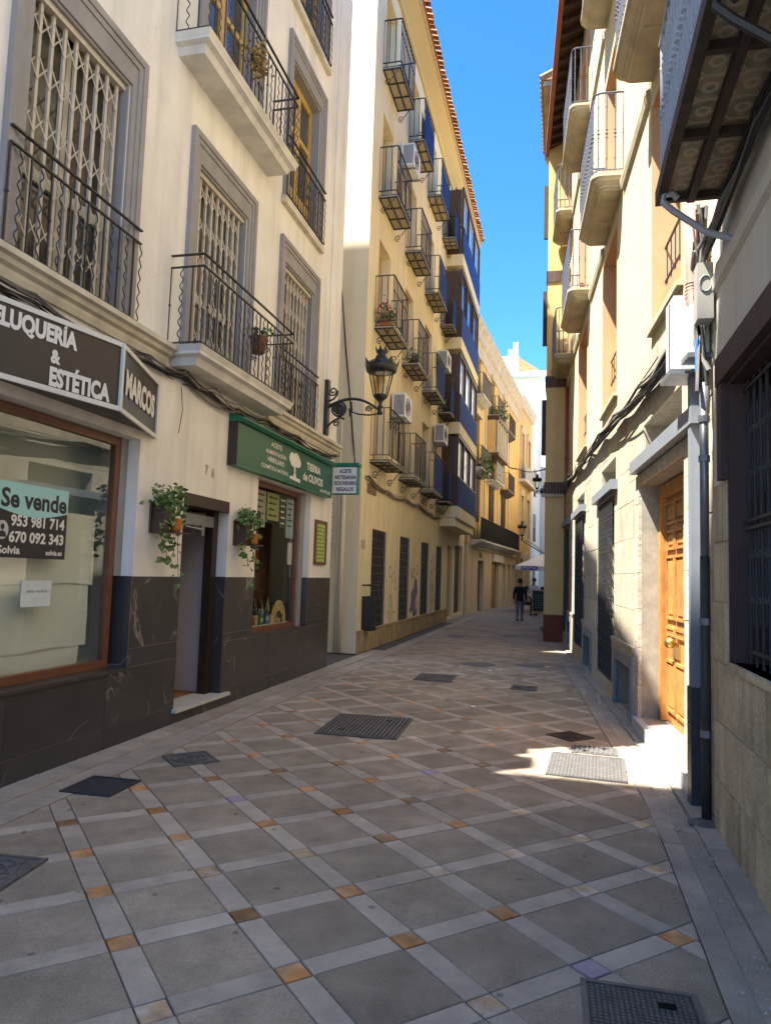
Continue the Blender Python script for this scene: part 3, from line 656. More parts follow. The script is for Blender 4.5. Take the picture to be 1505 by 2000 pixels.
for (y_, z_, ry, rz_) in ((10.36, 3.44, .13, .085), (10.52, 3.47, .13, .07), (10.62, 3.40, .11, .08), (10.44, 3.37, .16, .06)):
    b.prism([(y_ + ry * math.cos(k * .449), z_ + rz_ * (1 + .12 * math.sin(5 * k)) * math.sin(k * .449)) for k in range(14)], 'x', .1215 + .0004 * len(b.v) / 28, .1235 + .0004 * len(b.v) / 28)
b.prism([(10.43, 3.36), (10.52, 3.36), (10.50, 3.22), (10.56, 3.15), (10.40, 3.15), (10.45, 3.22)], 'x', .1235, .1245); b.prism([(10.28, 3.16), (10.72, 3.15), (10.72, 3.095), (10.26, 3.115)], 'x', .1250, .1262); b.build('olive_tree_emblem', SIGNWH, gs); gs.scale = (1, .97, .97); gs.location = (XL, 0, .05)
# projecting box sign
ps = thing('projecting_sign', 'small white projecting box sign with black lettering at the building corner', 'sign', (0, 12.26, 0))
MB().box(-4.04, -3.55, .0, .14, 3.10, 3.60).build('box', GRT, ps); MB().box(-4.02, -3.57, -.006, -.001, 3.115, 3.585).build('face', mat('white_sign_panel', (.70, .68, .70), .5, .03, 3), ps); MB().box(-4.055, -3.53, -.03, .17, 3.602, 3.66).build('cap', GRT, ps)  # sign face is one plain off-white colour
for k, (t_, x_, w_) in enumerate((('ACEITE', -3.89, .22), ('ARTESANIA', -3.985, .41), ('SOUVENIRS', -3.985, .41), ('REGALOS', -3.94, .32))): text(ps, 'lettering', t_, (x_, -.006, 3.475 - .108 * k), (1, 0, 0), Vz, .072, w_, PRBLK, .002, .03)
# framed menu
mf = thing('framed_notice', 'narrow wooden frame with a lime-green notice beside the shop window', 'notice', (XL, 0, 0))
b = MB(); b.box(.0, .035, 11.50, 11.55, 1.82, 2.58); b.box(0, .035, 12.04, 12.09, 1.82, 2.58); b.box(0, .035, 11.55, 12.04, 1.82, 1.87); b.box(0, .035, 11.55, 12.04, 2.53, 2.58); b.build('frame', WOODFR, mf)
MB().box(.001, .018, 11.55, 12.04, 1.87, 2.53).build('sheet', mat('lime_paper', (.36, .48, .13), .7, .1, 5), mf); b = MB()
for k in range(9):
    for y_ in (11.62, 11.74, 11.9): b.box(.0185, .020, y_, y_ + .09, 1.92 + k * .066, 1.935 + k * .066)
b.parts('print_line', PRBLK, mf)
# ------------------------------------------------------------------ shop display
def lathe_thing(name, label, cat, prof, m, loc, grp=None, n=12):
    t = thing(name, label, cat, loc, 0, grp); MB().lathe(prof, n).build('body', m, t, True); return t
BOT = [(.0, 0), (.034, 0), (.036, .02), (.036, .15), (.03, .18), (.012, .21), (.012, .26), (0, .26)]
rg = random.Random(21); cols = [(.02, .05, .02), (.05, .02, .015), (.02, .03, .06), (.35, .33, .28), (.04, .06, .01)]
for k in range(14):
    m = mat('bottle_glass_%d' % (k % 5), cols[k % 5], .12, .1, 4, spec=.6); y = 9.45 + (k % 7) * .22 + rg.uniform(-.03, .03); row = k // 7; h = rg.uniform(.85, 1.2)
    t = thing('bottle', '%s bottle, %s from the left in the %s row of the shop window' % (('dark green', 'dark brown', 'blue-black', 'pale', 'olive green')[k % 5], ('first', 'second', 'third', 'fourth', 'fifth', 'sixth', 'seventh')[k % 7], ('front', 'raised back')[row]), 'bottle', (XL - .29 - row * .2, y, .90 + row * .09), 0, 'bottles in the shop window')
    MB().lathe([(r_, z_ * h) for r_, z_ in BOT], 10).build('glass', m, t, True); MB().lathe([(.037, .05 * h), (.037, .12 * h)], 10).build('label_band', mat('cream_label', (.6, .55, .4), .7), t); MB().lathe([(.014, .24 * h), (.014, .28 * h)], 8).build('cap', mat('brass_cap', (.3, .2, .05), .4), t)
b = MB(); b.box(-.40, -.212, 9.25, 11.0, .80, .895); b.box(-.62, -.402, 9.25, 11.0, .80, .985); tag(b.build('display_step', mat('white_cloth', (.62, .63, .62), .9, .08, 5, .2, 30), None, loc=(XL, 0, 0)), 'white cloth covered display step in the shop window', 'display stand')
fan = [(10.62 + .30 * math.cos(math.pi * k / 16), .90 + .34 * math.sin(math.pi * k / 16)) for k in range(17)]
t = thing('fan_board', 'half-round straw-coloured board standing in the shop window', 'board', (XL, 0, 0)); MB().prism(fan, 'x', -.232, -.222).build('board', mat('straw_card', (.55, .42, .18), .7, .15, 6), t); MB().prism([(10.62 + .12 * math.cos(math.pi * k / 10), .96 + .12 * math.sin(math.pi * k / 10)) for k in range(11)], 'x', -.221, -.218).build('print', mat('dark_green_print', (.03, .06, .03), .6), t)
t = thing('lamp_shade_poster', 'large pale half-round picture on the shop back wall', 'picture', (XL, 0, 0)); MB().prism([(10.55 + .36 * math.cos(math.pi * k / 16), 1.85 + .36 * math.sin(math.pi * k / 16)) for k in range(17)], 'x', -.76, -.74).build('shape', mat('pale_card', (.5, .44, .33), .8), t)
for k in range(4): tag(MB().box(-.768, -.60, 9.3, 10.9, 1.35 + k * .42, 1.37 + k * .42).build('shelf', WOODFR, None, loc=(XL, 0, 0)), 'brown timber shelf at the back of the gift shop, number %s from the bottom' % ('one', 'two', 'three', 'four')[k], 'shelf')
for (s0, s1, zz0, zz1, c, lb) in ((9.45, 9.85, 2.32, 2.86, (.45, .42, .36), 'cream poster with bottles hung in the shop window'), (9.9, 10.36, 2.45, 2.86, (.40, .44, .16), 'yellow-green leaflet hung in the shop window'), (10.40, 10.66, 2.36, 2.86, (.03, .05, .035), 'dark bottle poster hung in the shop window'), (10.68, 11.0, 2.22, 2.84, (.30, .44, .50), 'pale blue leaflet hung at the right of the shop window'), (10.80, 10.99, 1.80, 2.15, (.6, .62, .63), 'blank white card hung below the blue leaflet')):
    t = thing('window_poster', lb, 'poster', (XL - .19, 0, 0)); MB().box(0, .003, s0, s1, zz0, zz1).build('sheet', mat('poster_%.2f' % s0, c, .6, .12, 6), t); b = MB(); w_ = s1 - s0
    if 'white' not in lb:
        for q in range(5): b.box(.0035, .005, s0 + w_ * .15, s1 - w_ * (.15 + .1 * (q % 3)), zz1 - .08 - q * .09, zz1 - .055 - q * .09)
        b.build('print', PRBLK if c[0] > .2 else SIGNWH, t)
# ------------------------------------------------------------------ wall pots with ivy
def pot(label, s, z):
    t = thing('wall_planter', label, 'plant', (XL, s, z)); rg = random.Random(int(s * 10))
    b = MB(); b.box(.02, .16, -.10, .10, 0, .26); b.box(.002, .02, -.13, .13, -.02, .30); b.build('holder', BROWN, t)
    MB().lathe([(.035, .0), (.05, .02), (.055, .13), (.06, .14)], 12, (.20, .07, .0)).build('pot', mat('amber_pot', (.5, .17, .03), .4, .2, 8), t, True)
    MB().box(.0, .30, -.11, .17, -.015, -.003).build('shelf', BROWN, t)
    L_ = MB(); L_.leaves((.13, .02, .33), (.14, .24, .13), 170, .06, rg); L_.leaves((.13, .06, .38), (.12, .28, .10), 40, .085, rg)
    st = MB()
    for (dy, ln) in ((.14, .55), (-.16, .28), (.02, .2)):
        p = [Vector((.20, dy * .6, .32))]
        for k in range(1, 9): p.append(Vector((.2 + .03 * math.sin(k), dy + .03 * math.sin(k * 1.3 + dy * 9), .32 - (ln + .3) * k / 8)))
        st.tube(p, .004, 4)
        for qi, q in enumerate(p[1:]): L_.leaves(q, (.05, .07, .04), rg.choice((2, 3, 5)), (.05, .075, .09)[qi % 3], rg)
    st.build('stems', mat('ivy_stem', (.08, .11, .03), .7), t); stuff(L_.build('leaves', LEAF, t)); return t
pot('ivy in an amber wall pot left of the doorway', 6.62, 2.06); pot('ivy in an amber wall pot between doorway and gift shop window', 8.55, 2.02)
pt = thing('flower_pot', 'terracotta pot hung inside the first-floor balcony railing', 'plant', (XL + .30, 8.25, 4.42)); MB().lathe([(.06, 0), (.09, .02), (.105, .2), (.115, .22)], 12).build('pot', mat('brown_pot', (.15, .06, .03), .7), pt, True); stuff(MB().leaves((0, 0, .28), (.12, .12, .1), 30, .07, random.Random(2)).build('leaves', LEAF, pt))
pt = thing('straw_plant', 'dry straw plant caught on the upper balcony railing', 'plant', (XL + .40, 7.62, 7.85)); stuff(MB().leaves((0, 0, .05), (.10, .2, .22), 260, .055, random.Random(2)).build('leaves', mat('dry_straw', (.32, .22, .09), .9, .3, 9), pt))
# ------------------------------------------------------------------ cables on the left wall
def bundle(name, label, pts, n, spread, r, mats, rng, sag=.0):
    t = thing(name, label, 'cable'); 
    for mi, m in enumerate(mats):
        b = MB()
        for _ in range(n):
            o = [Vector((rng.gauss(0, spread), rng.gauss(0, spread), rng.gauss(0, spread * 1.4))) for _ in pts]; P = []
            for k in range(len(pts) - 1):
                for q in range(6):
                    f = q / 6; e = o[k].lerp(o[k + 1], f); P.append(Vector(pts[k]).lerp(Vector(pts[k + 1]), f) + e + Vector((0, 0, -sag * math.sin(math.pi * f))))
            P.append(Vector(pts[-1]) + o[-1]); b.tube(P, r * rng.uniform(.6, 1.3), 5)
        stuff(b.build('strands', m, t))
    return t
rg = random.Random(9)
bundle('cable_bundle', 'tangled bundle of dark cables under the cream ledge of the left building', [(XL + .05, y, 3.74 + .04 * math.sin(y * 2.1)) for y in (3.8, 4.6, 5.4, 6.2, 6.9, 7.6, 8.3, 9.2, 10.4, 11.4, 12.3)], 6, .025, .009, (CABLE, CABLEG), rg, .03)
bundle('loose_cable', 'single loose cable hanging down the wall beside the door number', [(XL + .02, 6.93, 3.66), (XL + .03, 6.96, 3.40), (XL + .03, 6.92, 3.14)], 1, .004, .006, (CABLE,), rg)
# ------------------------------------------------------------------ street lamp on its bracket
def street_lamp(label, base, sgn=1, k=1., arm=1.0, rz=0.):
    t = thing('street_lamp', label, 'street lamp', base, rz); M_ = mat('black_green_lamp_iron', (.022, .022, .020), .45, .2, 12, spec=.5)
    b = MB(); b.prism([(-.055, -.45), (.055, -.45), (.06, -.38), (.06, .44), (.03, .5), (-.03, .5), (-.06, .44), (-.06, -.38)], 'x', .0, .05) if False else b.box(.0, .07, -.06, .06, -.48, .50); b.build('wall_plate', M_, t)
    b = MB(); mp = []
    for q in range(25): f = q / 24; mp.append((.05 + (arm - .05) * f, 0, .18 * math.sin(f * 2.7) - .17 * f * f + .02))
    b.tube(mp, [.032 - .012 * q / 24 for q in range(25)], 6)
    ex, ez = (1, 0, 0), (0, 0, 1)
    b.tube(spiral((.26, 0, -.02), .125, 1.0, ex, ez, 20, 1.), .02, 6); b.lathe([(.0, -.012), (.085, -.012), (.085, .012), (0, .012)], 16, (.26, 0, -.02)) if False else None
    b.prism([(.26 + .085 * math.cos(q * .3927), -.02 + .085 * math.sin(q * .3927)) for q in range(16)], 'y', -.012, .012); b.tube([(.26 + .075 * math.cos(a) * 1, .0, -.02 + .075 * math.sin(a)) for a in [q * .5236 for q in range(13)]], .03, 6)
    b.tube(spiral((.14, 0, .30), .085, -1.5, ex, ez, 20), .015, 5); b.tube([(.06, 0, .12), (.16, 0, .16), (.22, 0, .24), (.225, 0, .31)], .018, 5)
    b.tube(spiral((.21, 0, -.27), .07, 1.5, ex, ez, 18), .014, 5); b.tube([(.05, 0, -.36), (.12, 0, -.26), (.22, 0, -.2), (.3, 0, -.17), (.36, 0, -.2)], .018, 5)
    b.tube(spiral((arm * .80, 0, -.03), .06, 1.6, ex, ez, 18), .012, 5); b.tube([(arm * .48, 0, .1), (arm * .5, 0, -.08), (arm * .62, 0, -.12), (arm * .8, 0, -.14), (arm * .98, 0, -.12)], .015, 5)
    b.tube([(arm * .46, 0, -.02), (arm * .46, 0, -.16)], [.03, .008], 6); b.build('scroll_arm', M_, t, True)
    c = (arm, 0, 0)
    MB().lathe([(.02, -.14), (.05, -.12), (.05, -.09), (.025, -.06), (.03, -.02), (.055, 0), (.03, .03), (.035, .08), (.075, .13), (.125, .17), (.13, .20), (.12, .21), (.02, .21)], 12, c).build('stem', M_, t, True)
    b = MB(); n = 6
    for q in range(n):
        a = 2 * math.pi * q / n; b.bar((arm + .125 * math.cos(a), .125 * math.sin(a), .2), (arm + .215 * math.cos(a), .215 * math.sin(a), .60), .018)
    b.parts('post', M_, t)
    b = MB(); b.lathe([(.118, .205), (.203, .60)], 6, c); b.f = b.f[:6]; b.build('glass', GLASSL, t)
    MB().lathe([(.0, .60), (.24, .60), (.27, .63), (.285, .70), (.27, .74), (.20, .80), (.11, .85), (.08, .90), (.075, .93), (.10, .96), (.10, .98), (.0, .985)], 12, c).build('hood', M_, t, True)
    b = MB()
    for q in range(8):
        a = 2 * math.pi * q / 8; ca, sa = math.cos(a), math.sin(a); ta = (-sa, ca)
        b.poly([(arm + .275 * ca - ta[0] * .07, .275 * sa - ta[1] * .07, .71), (arm + .275 * ca + ta[0] * .07, .275 * sa + ta[1] * .07, .71), (arm + .325 * ca, .325 * sa, .83)])
        b.poly([(arm + .10 * ca - ta[0] * .035, .10 * sa - ta[1] * .035, .97), (arm + .10 * ca + ta[0] * .035, .10 * sa + ta[1] * .035, .97), (arm + .135 * ca, .135 * sa, 1.07)])
    b.parts('crown_spike', M_, t); MB().lathe([(.0, .585), (.1, .585), (.1, .598), (0, .598)], 12, c).build('reflector', WHITEPL, t)
    t.scale = (k, k, k); return t
street_lamp('ornate black lantern on a scrolled bracket at the corner of the cream building', (XL + .0, 11.8, 4.56), 1, 1., 1.0)
# ================================================================== yellow apartment building
XY = -4.20
YB = thing('apartment_building', 'yellow apartment building with rows of small iron balconies and tiled eave', 'building', (XY, 0, 0))
COLS = [(15.42, 16.98), (18.32, 19.86), (21.24, 22.84), (24.1, 25.0)]; ROWS = [4.22, 7.30, 10.40, 13.55]
GW = [(15.86, 17.22), (18.78, 20.05), (21.80, 23.10), (24.53, 25.75)]
yh = [(a, c, .46, 2.72) for a, c in GW] + [(27.05, 28.35, .12, 2.86), (28.95, 31.2, .14, 2.98)]
for z in ROWS:
    for (a, c) in COLS: yh.append((a + .22, c - .22, z, z + 2.2))
wall(YB, 1, (14.8, 31.8, 0, 16.55), yh, YPLAST)
MB().box(-9, .001, 14.78, 14.799, 0, 16.3).build('side_wall', YSIDE, YB)
b = MB(); b.box(-9, -.6, 14.95, 31.8, 0, 16.5); b.box(-.6, -.25, 31.6, 31.8, 0, 16.5); b.build('core', CORE, YB)
for (a, c, q, d) in yh: MB().box(-.60, -.24 if d != 2.72 else -.045, a - .02 if d != 2.72 else a + .001, c + .02 if d != 2.72 else c - .001, q - .02 if d != 2.72 else q + .001, d + .02 if d != 2.72 else d - .001).build('window', (DARK if q < 3 else mat('tan_roller_shutter', (.42, .33, .20), .7, .08, 2)), YB)
# plinth in slabs
rg = random.Random(31); y = 14.78
while y < 26.9:
    w = min(1.4, 26.95 - y); MB().box(.0, .05, y + .003, y + w - .003, 0, .44).build('plinth_slab', PLINTH, YB); y += w
MB().box(.0, .065, 14.76, 26.95, .44, .475).build('plinth_cap', PLINTH, YB)
for (a, c) in GW:
    g_ = MB()
    n = 9
    for k in range(n): s = a + .03 + (c - a - .06) * k / (n - 1); g_.box(-.024, -.010, s - .007, s + .007, .47, 2.71)
    g_.parts('grille_bar', mat('grey_grille_iron', (.15, .135, .115), .5, .1, 9), YB); g_ = MB()
    for k in range(12): z = .52 + k * .197; g_.box(-.034, -.026, a + .002, c - .002, z - .007, z + .007)
    g_.parts('grille_rail', MATS['grey_grille_iron'], YB)
MB().box(.001, .02, 15.28, 16.03, 3.48, 3.70).build('vent_panel', mat('brown_vent', (.22, .15, .08), .6), YB)
MB().box(.001, .02, 14.96, 15.2, 2.24, 2.42).build('number_tile', mat('pale_tile', (.5, .42, .28), .5, .3, 20), YB)
d_ = MB(); d_.box(-.2, -.15, 28.97, 31.18, .15, 2.97)
for k in range(7): d_.box(-.148, -.12, 29.0, 31.1, .3 + k * .38, .34 + k * .38)
d_.build('entrance_door', BROWN, YB); MB().box(-.2, -.1, 27.07, 28.33, .13, 2.85).build('blind_recess', PEACH, YB)
# eave
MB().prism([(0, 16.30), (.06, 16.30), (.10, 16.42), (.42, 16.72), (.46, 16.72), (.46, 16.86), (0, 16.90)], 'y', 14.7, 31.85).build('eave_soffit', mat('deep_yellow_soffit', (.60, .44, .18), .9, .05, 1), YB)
rf = MB().prism([(.5, 16.88), (.5, 16.93), (-4.5, 18.6), (-9, 16.93), (-9, 16.88)], 'y', 14.7, 31.85).build('roof', TILE, YB)
tm = MB(); n = 6
for k in range(n + 1):
    a = math.pi * k / n
    for (o, z) in ((.64, 16.90), (.15, 17.06)): tm.v.append((o, .085 * math.cos(a), z + .075 * math.sin(a)))
for k in range(n): tm.f.append((2 * k, 2 * k + 1, 2 * k + 3, 2 * k + 2))
tm.f.append(tuple(2 * k for k in range(n + 1))); tme = tm.mesh('roof_tile', TILE); y = 14.8
while y < 31.8: put('roof_tile', tme, rf, (random.uniform(-.02, .02), y, random.uniform(-.008, .008)), random.uniform(-.03, .03)); y += .205
# balconies
def y_bal(a, c, z, scr):
    dp = .45; o = MB().box(.0, dp, a, c, z - .03, z).build('balcony', mat('pebble_tile_underside', (.42, .36, .27), .9, .2, 30, .4, 60, speck=.25), YB)
    f = MB()
    for x in (.02, dp * .5, dp - .02): f.bar((x, a, z - .04), (x, c, z - .04), .028, .03)
    for k in range(4): s = a + .014 + (c - a - .028) * k / 3; f.bar((0, s, z - .042), (dp, s, z - .042), .028, .03)
    f.build('underframe', IRON, o)
    for s in (a + .06, c - .06):
        b = MB(); b.tube([(.36, s, z - .05), (.20, s, z - .26)] , .012, 4); b.tube(spiral((.13, s, z - .30), .085, 1.3, (1, 0, 0), (0, 0, 1), 16, .25, math.pi), .012, 4); b.build('scroll_bracket', IRON, o)
    railing(o, 1, [(0, a + .02), (dp - .02, a + .02), (dp - .02, c - .02), (0, c - .02)], z, 1.2, IRON, ('plain',), .135, 0, .035, .13, .008)
    f = MB(); f.bar((dp - .02, a + .02, z + .85), (dp - .02, c - .02, z + .85), .02, .02); f.bar((0, a + .02, z + .01), (dp, a + .02, z + .01), .03, .03); f.bar((dp - .01, a, z + .01), (dp - .01, c, z + .01), .03, .03); f.parts('mid_rail', IRON, o)
    if scr:
        h0, h1 = random.uniform(.9, 1.16), random.uniform(.9, 1.16); n = 10; q = MB(); sag = random.uniform(.0, .06)
        for k in range(n + 1):
            f = k / n; y_ = a + .06 + (c - a - .12) * f; q.v += [(dp - .006 + .006 * math.sin(k * 2.1), y_, z + .05 + random.uniform(0, .03)), (dp - .004 + .006 * math.cos(k * 1.7), y_, z + h0 + (h1 - h0) * f - sag * math.sin(math.pi * f))]
        for k in range(n): q.f.append((2 * k, 2 * k + 2, 2 * k + 3, 2 * k + 1))
        q.build('screen', BLUE, o)
    return o
for ri, z in enumerate(ROWS):
    for ci, (a, c) in enumerate(COLS): y_bal(a, c, z, (ci >= 2) or (ri == 3 and ci >= 1) or (ri == 1 and ci >= 2))
# glazed bays
for ri, z in enumerate((3.75, 6.75, 9.85, 12.95)):
    b = MB(); b.box(.0, .62, 25.1, 30.4, z, z + .42); bay = b.build('bay', YPLAST, YB); b = MB()
    h = 2.55
    for s in (25.13, 26.7, 28.6, 30.33): b.box(.52, .60, s, s + .07, z + .42, z + .42 + h)
    for zz in (.42, 1.42, h + .34): b.box(.525, .605, 25.2, 30.33, z + zz, z + zz + .08)
    for (x0, x1) in ((0, .06), (.27, .33)): b.box(x0, x1, 25.13, 25.2, z + .42, z + .42 + h)
    b.box(.06, .52, 25.14, 25.19, z + 1.42, z + 1.5); b.build('bay_frame', BROWN, bay)
    MB().box(.50, .515, 25.2, 30.33, z + 1.5, z + .34 + h).build('pane', (DKGLASS if ri == 2 else mat('pale_blind_glass', (.35, .42, .55), .15, .1, 2, spec=.6)), bay)
    MB().box(.612, .622, 25.15, 30.4, z + .42, z + 1.45).build('screen', BLUE, bay); MB().box(.06, .5, 25.15, 25.17, z + .42, z + .36 + h).build('side_panel', BROWN, bay)
MB().box(.0, .55, 25.1, 30.4, 3.45, 3.74).build('bay_corbel', YPLAST, YB)
# air conditioners
def ac(label, s, z, w=.85, o=.06):
    t = thing('air_conditioner', label, 'air conditioner', (XY, s, z), 0, None)
    MB().box(o, o + .33, -w / 2, w / 2, 0, .6).build('casing', WHITEPL, t); b = MB()
    for k in range(9): b.box(o + .05 + k * .03, o + .065 + k * .03, -w / 2 - .006, -w / 2 - .001, .05, .55)
    b.build('side_grille', mat('dark_grille', (.08, .08, .08), .6), t); b = MB()
    for r_ in (.08, .15, .22): b.tube([(o + .335, -.08 + r_ * math.cos(q * .3307), .3 + r_ * math.sin(q * .3307)) for q in range(20)], .008, 4)
    b.build('fan_guard', MATS['dark_grille'], t); b = MB()
    for s_ in (-w * .35, w * .35): b.bar((0, s_, -.03), (o + .36, s_, -.03), .03); b.bar((.02, s_, -.3), (.02, s_, -.03), .03)
    b.parts('bracket', STEEL, t); return t
ac('white air conditioner above the nearest lowest balcony', 17.55, 5.60); ac('white air conditioner on the first floor next to the glazed bays', 23.6, 6.10); ac('white air conditioner on the second floor next to the glazed bays', 23.9, 8.7); ac('white air conditioner under the eave between upper balconies', 17.75, 12.25)
# side wall fittings
sp = thing('drain_pipe', 'cream drain pipe on the side wall of the yellow building', 'pipe', (0, 14.8, 0)); MB().tube([(-4.56, -.06, 0), (-4.56, -.06, 3.4)], .045, 8).build('pipe', YSIDE, sp, True); MB().tube([(-4.67, -.05, 0), (-4.67, -.05, 5.2)], .02, 6).build('conduit', YSIDE, sp, True)
ld = thing('iron_ladder', 'short dark iron ladder on the side wall of the yellow building', 'ladder', (0, 14.8, 0)); b = MB()
for x in (-4.98, -4.82): b.bar((x, -.12, 2.2), (x, -.12, 3.9), .03)
b.parts('rail', IRON, ld); b = MB()
for k in range(6): b.bar((-5.02, -.12, 2.3 + k * .29), (-4.78, -.12, 2.3 + k * .29), .025)
b.parts('rung', IRON, ld)
rg = random.Random(17)
bundle('wall_cables', 'black cables running down the side wall of the yellow building', [(-4.75, 14.76, 7.9), (-4.65, 14.75, 6.6), (-4.5, 14.74, 5.4), (-4.42, 14.74, 4.6), (-4.3, 14.74, 3.85)], 2, .02, .010, (CABLE,), rg)
bundle('facade_cables', 'cables strung under the lowest balconies of the yellow building', [(XY - .1, 14.75, 3.95), (XY + .05, 15.3, 3.8)] + [(XY + .05, y, 3.72 + .05 * math.sin(y)) for y in (17, 19, 21, 23, 25)], 4, .025, .010, (CABLEG, mat('tan_cable', (.3, .22, .13), .7)), rg, .06)
# plants on the balconies
pl = thing('flower_box', 'red geraniums in a terracotta box on the nearest second-floor balcony', 'plant', (XY + .22, 15.72, 7.31)); MB().box(-.12, .12, -.22, .28, 0, .17).build('box', mat('terracotta', (.38, .12, .05), .8, .1, 8), pl)
stuff(MB().leaves((0, .0, .32), (.22, .42, .2), 150, .09, random.Random(4)).build('leaves', LEAF, pl)); stuff(MB().leaves((0, .0, .48), (.22, .45, .16), 70, .08, random.Random(5)).build('blossoms', mat('red_petal', (.45, .03, .02), .6, .3, 9), pl))
for (lb, o, s, z, c) in (('white flowers on the balcony right of the geraniums', .25, 18.7, 7.31, (.6, .6, .55)), ('green fern on the far first-floor balcony beside the bays', .3, 24.4, 7.31, None)):
    pl = thing('potted_plant', lb, 'plant', (XY + o, s, z)); MB().lathe([(.07, 0), (.1, .02), (.12, .18)], 10).build('pot', mat('dark_pot', (.05, .05, .045), .7), pl, True); stuff(MB().leaves((0, 0, .3), (.18, .2, .16), 90, .09, random.Random(6)).build('leaves', LEAF, pl))
    if c: stuff(MB().leaves((0, 0, .38), (.18, .2, .12), 30, .07, random.Random(8)).build('blossoms', mat('white_petal', c, .6), pl))
# graffiti strokes
def ribbon(parent, nm, pts, w, m, o):
    b = MB()
    for k in range(len(pts) - 1):
        p, q = pts[k], pts[k + 1]; dx, dy = q[0] - p[0], q[1] - p[1]; L_ = math.hypot(dx, dy) or 1; nx, ny = -dy / L_ * w / 2, dx / L_ * w / 2; ee = .0002 * (k % 7)
        b.poly([(o + ee, p[0] + nx, p[1] + ny), (o + ee, q[0] + nx, q[1] + ny), (o + ee, q[0] - nx, q[1] - ny), (o + ee, p[0] - nx, p[1] - ny)])
    return b.build(nm, m, parent)
GRG = mat('grey_spray_paint', (.26, .22, .19), .8, .3, 9); GRP = mat('lilac_spray_paint', (.24, .16, .36), .8, .2, 6); GRK = mat('black_spray_paint', (.05, .045, .05), .8, .3, 9)
loop = lambda cx_, cz, a, b_, t0, t1, n=18: [(cx_ + a * math.cos(t0 + (t1 - t0) * k / n), cz + b_ * math.sin(t0 + (t1 - t0) * k / n)) for k in range(n + 1)]
for pts in (loop(17.75, 1.75, .14, .14, .6, 5.6), loop(18.05, 1.62, .10, .12, 0, 6.3), [(18.28, 2.05), (18.25, 1.3)], loop(18.38, 1.42, .12, .14, 0, 6.3), loop(17.85, 1.02, .16, .14, -1, 5), [(17.8, 1.2), (18.1, .75), (18.35, .7)], [(17.5, .62), (17.7, .8), (17.8, .5), (18.0, .75), (18.2, .5)]): ribbon(YB, 'graffiti_stroke', pts, .03, GRG, .002)
for pts in (loop(23.6, 2.0, .2, .2, 0, 6.3), loop(24.0, 2.1, .18, .25, 0, 6.3), loop(23.7, 1.5, .25, .3, 0, 9), loop(23.9, 1.1, .2, .35, 0, 8), loop(23.7, .7, .2, .2, 0, 6.3)): ribbon(YB, 'graffiti_stroke', pts, .035, GRG, .004)
blob = [(20.25, .62), (20.45, .95), (20.4, 1.15), (20.75, 1.3), (20.95, 1.62), (21.2, 1.5), (21.3, 1.2), (21.05, .95), (21.0, .75), (21.3, .55), (20.8, .5), (20.6, .7)]
MB().prism(blob, 'x', .001, .003).build('graffiti_shape', GRP, YB); ribbon(YB, 'graffiti_stroke', blob + blob[:1], .03, GRK, .0045)
for pts in (loop(21.25, 1.85, .16, .14, 0, 6.3), loop(20.7, 1.75, .14, .12, .6, 5.6), [(20.3, 1.9), (20.45, 1.6), (20.6, 1.85)], loop(21.3, .75, .14, .12, 0, 6.3)): ribbon(YB, 'graffiti_stroke', pts, .028, GRK, .002)
b = MB()
rg = random.Random(12)
for k in range(9):
    x, z = -4.9 + rg.uniform(-.25, .25), 1.5 + rg.uniform(-.3, .5)
    q = [(x + .07 * math.cos(t) * (1 + .3 * k % 2), z + .08 * math.sin(t * 1.3 + k)) for t in [j * .5 for j in range(12)]]
    for p, r_ in zip(q, q[1:]): b.bar((p[0] - XY, 14.797, p[1]), (r_[0] - XY, 14.797, r_[1]), .004, .012)
b.build('graffiti_stroke', GRK, YB)
# litter bin
lb = thing('litter_bin', 'black street litter bin on a post at the yellow building corner', 'litter bin', (-4.26, 15.35, 0))
BINM = mat('dark_bin_plastic', (.035, .036, .042), .5, .12, 8); MB().lathe([(.055, 0), (.055, 1.5), (.03, 1.52), (.05, 1.55), (.05, 1.60), (.02, 1.63)], 12, (-.12, 0, 0)).build('post', IRON, lb, True)
b = MB(); b.lathe([(.19, .46), (.20, .48), (.21, 1.18), (.215, 1.2), (.19, 1.2), (.185, 1.1), (0, 1.1)], 24, (.14, 0, 0)); b.build('drum', BINM, lb, True); b = MB()
b.tube([(.14 + .22 * math.cos(a), .22 * math.sin(a), 1.44) for a in [q * math.pi / 12 for q in range(25)]], .02, 6); b.bar((-.1, 0, 1.44), (.0, 0, 1.44), .05, .06); b.bar((-.1, 0, .62), (.0, 0, .62), .05, .06); b.bar((.36, 0, 1.2), (.36, 0, 1.44), .02); b.build('hoop', IRON, lb)

# ================================================================== ochre building farther on
OB = thing('ochre_building', 'ochre building with white cornice, timber balconies and ground-floor shops beyond the yellow block', 'building', (-4.15, 32.2, 0), R(-4))
oh = []; OC = [1.9, 6.2, 10.4]; 
for s in OC: oh += [(s - .55, s + .75, 4.35, 6.6), (s - .5, s + .7, 7.3, 9.4), (s - .45, s + .65, 10.4, 12.2)]
SH = [(2.9, 4.5, 0, 2.5), (7.0, 9.4, 0, 2.5), (10.9, 12.2, 0, 2.5), (13.0, 14.2, 0, 2.5), (15.0, 16.4, 0, 2.5)]
wall(OB, 1, (0, 16.8, 3.15, 13.0), oh, OCHRE); wall(OB, 1, (0, 16.8, 0, 3.15), SH, WHITETR, 'shop_front')
b = MB(); b.box(-9, -.5, 0, 16.8, 0, 13); b.box(-.5, -.25, 0, .1, 0, 13); b.build('core', DARK, OB)
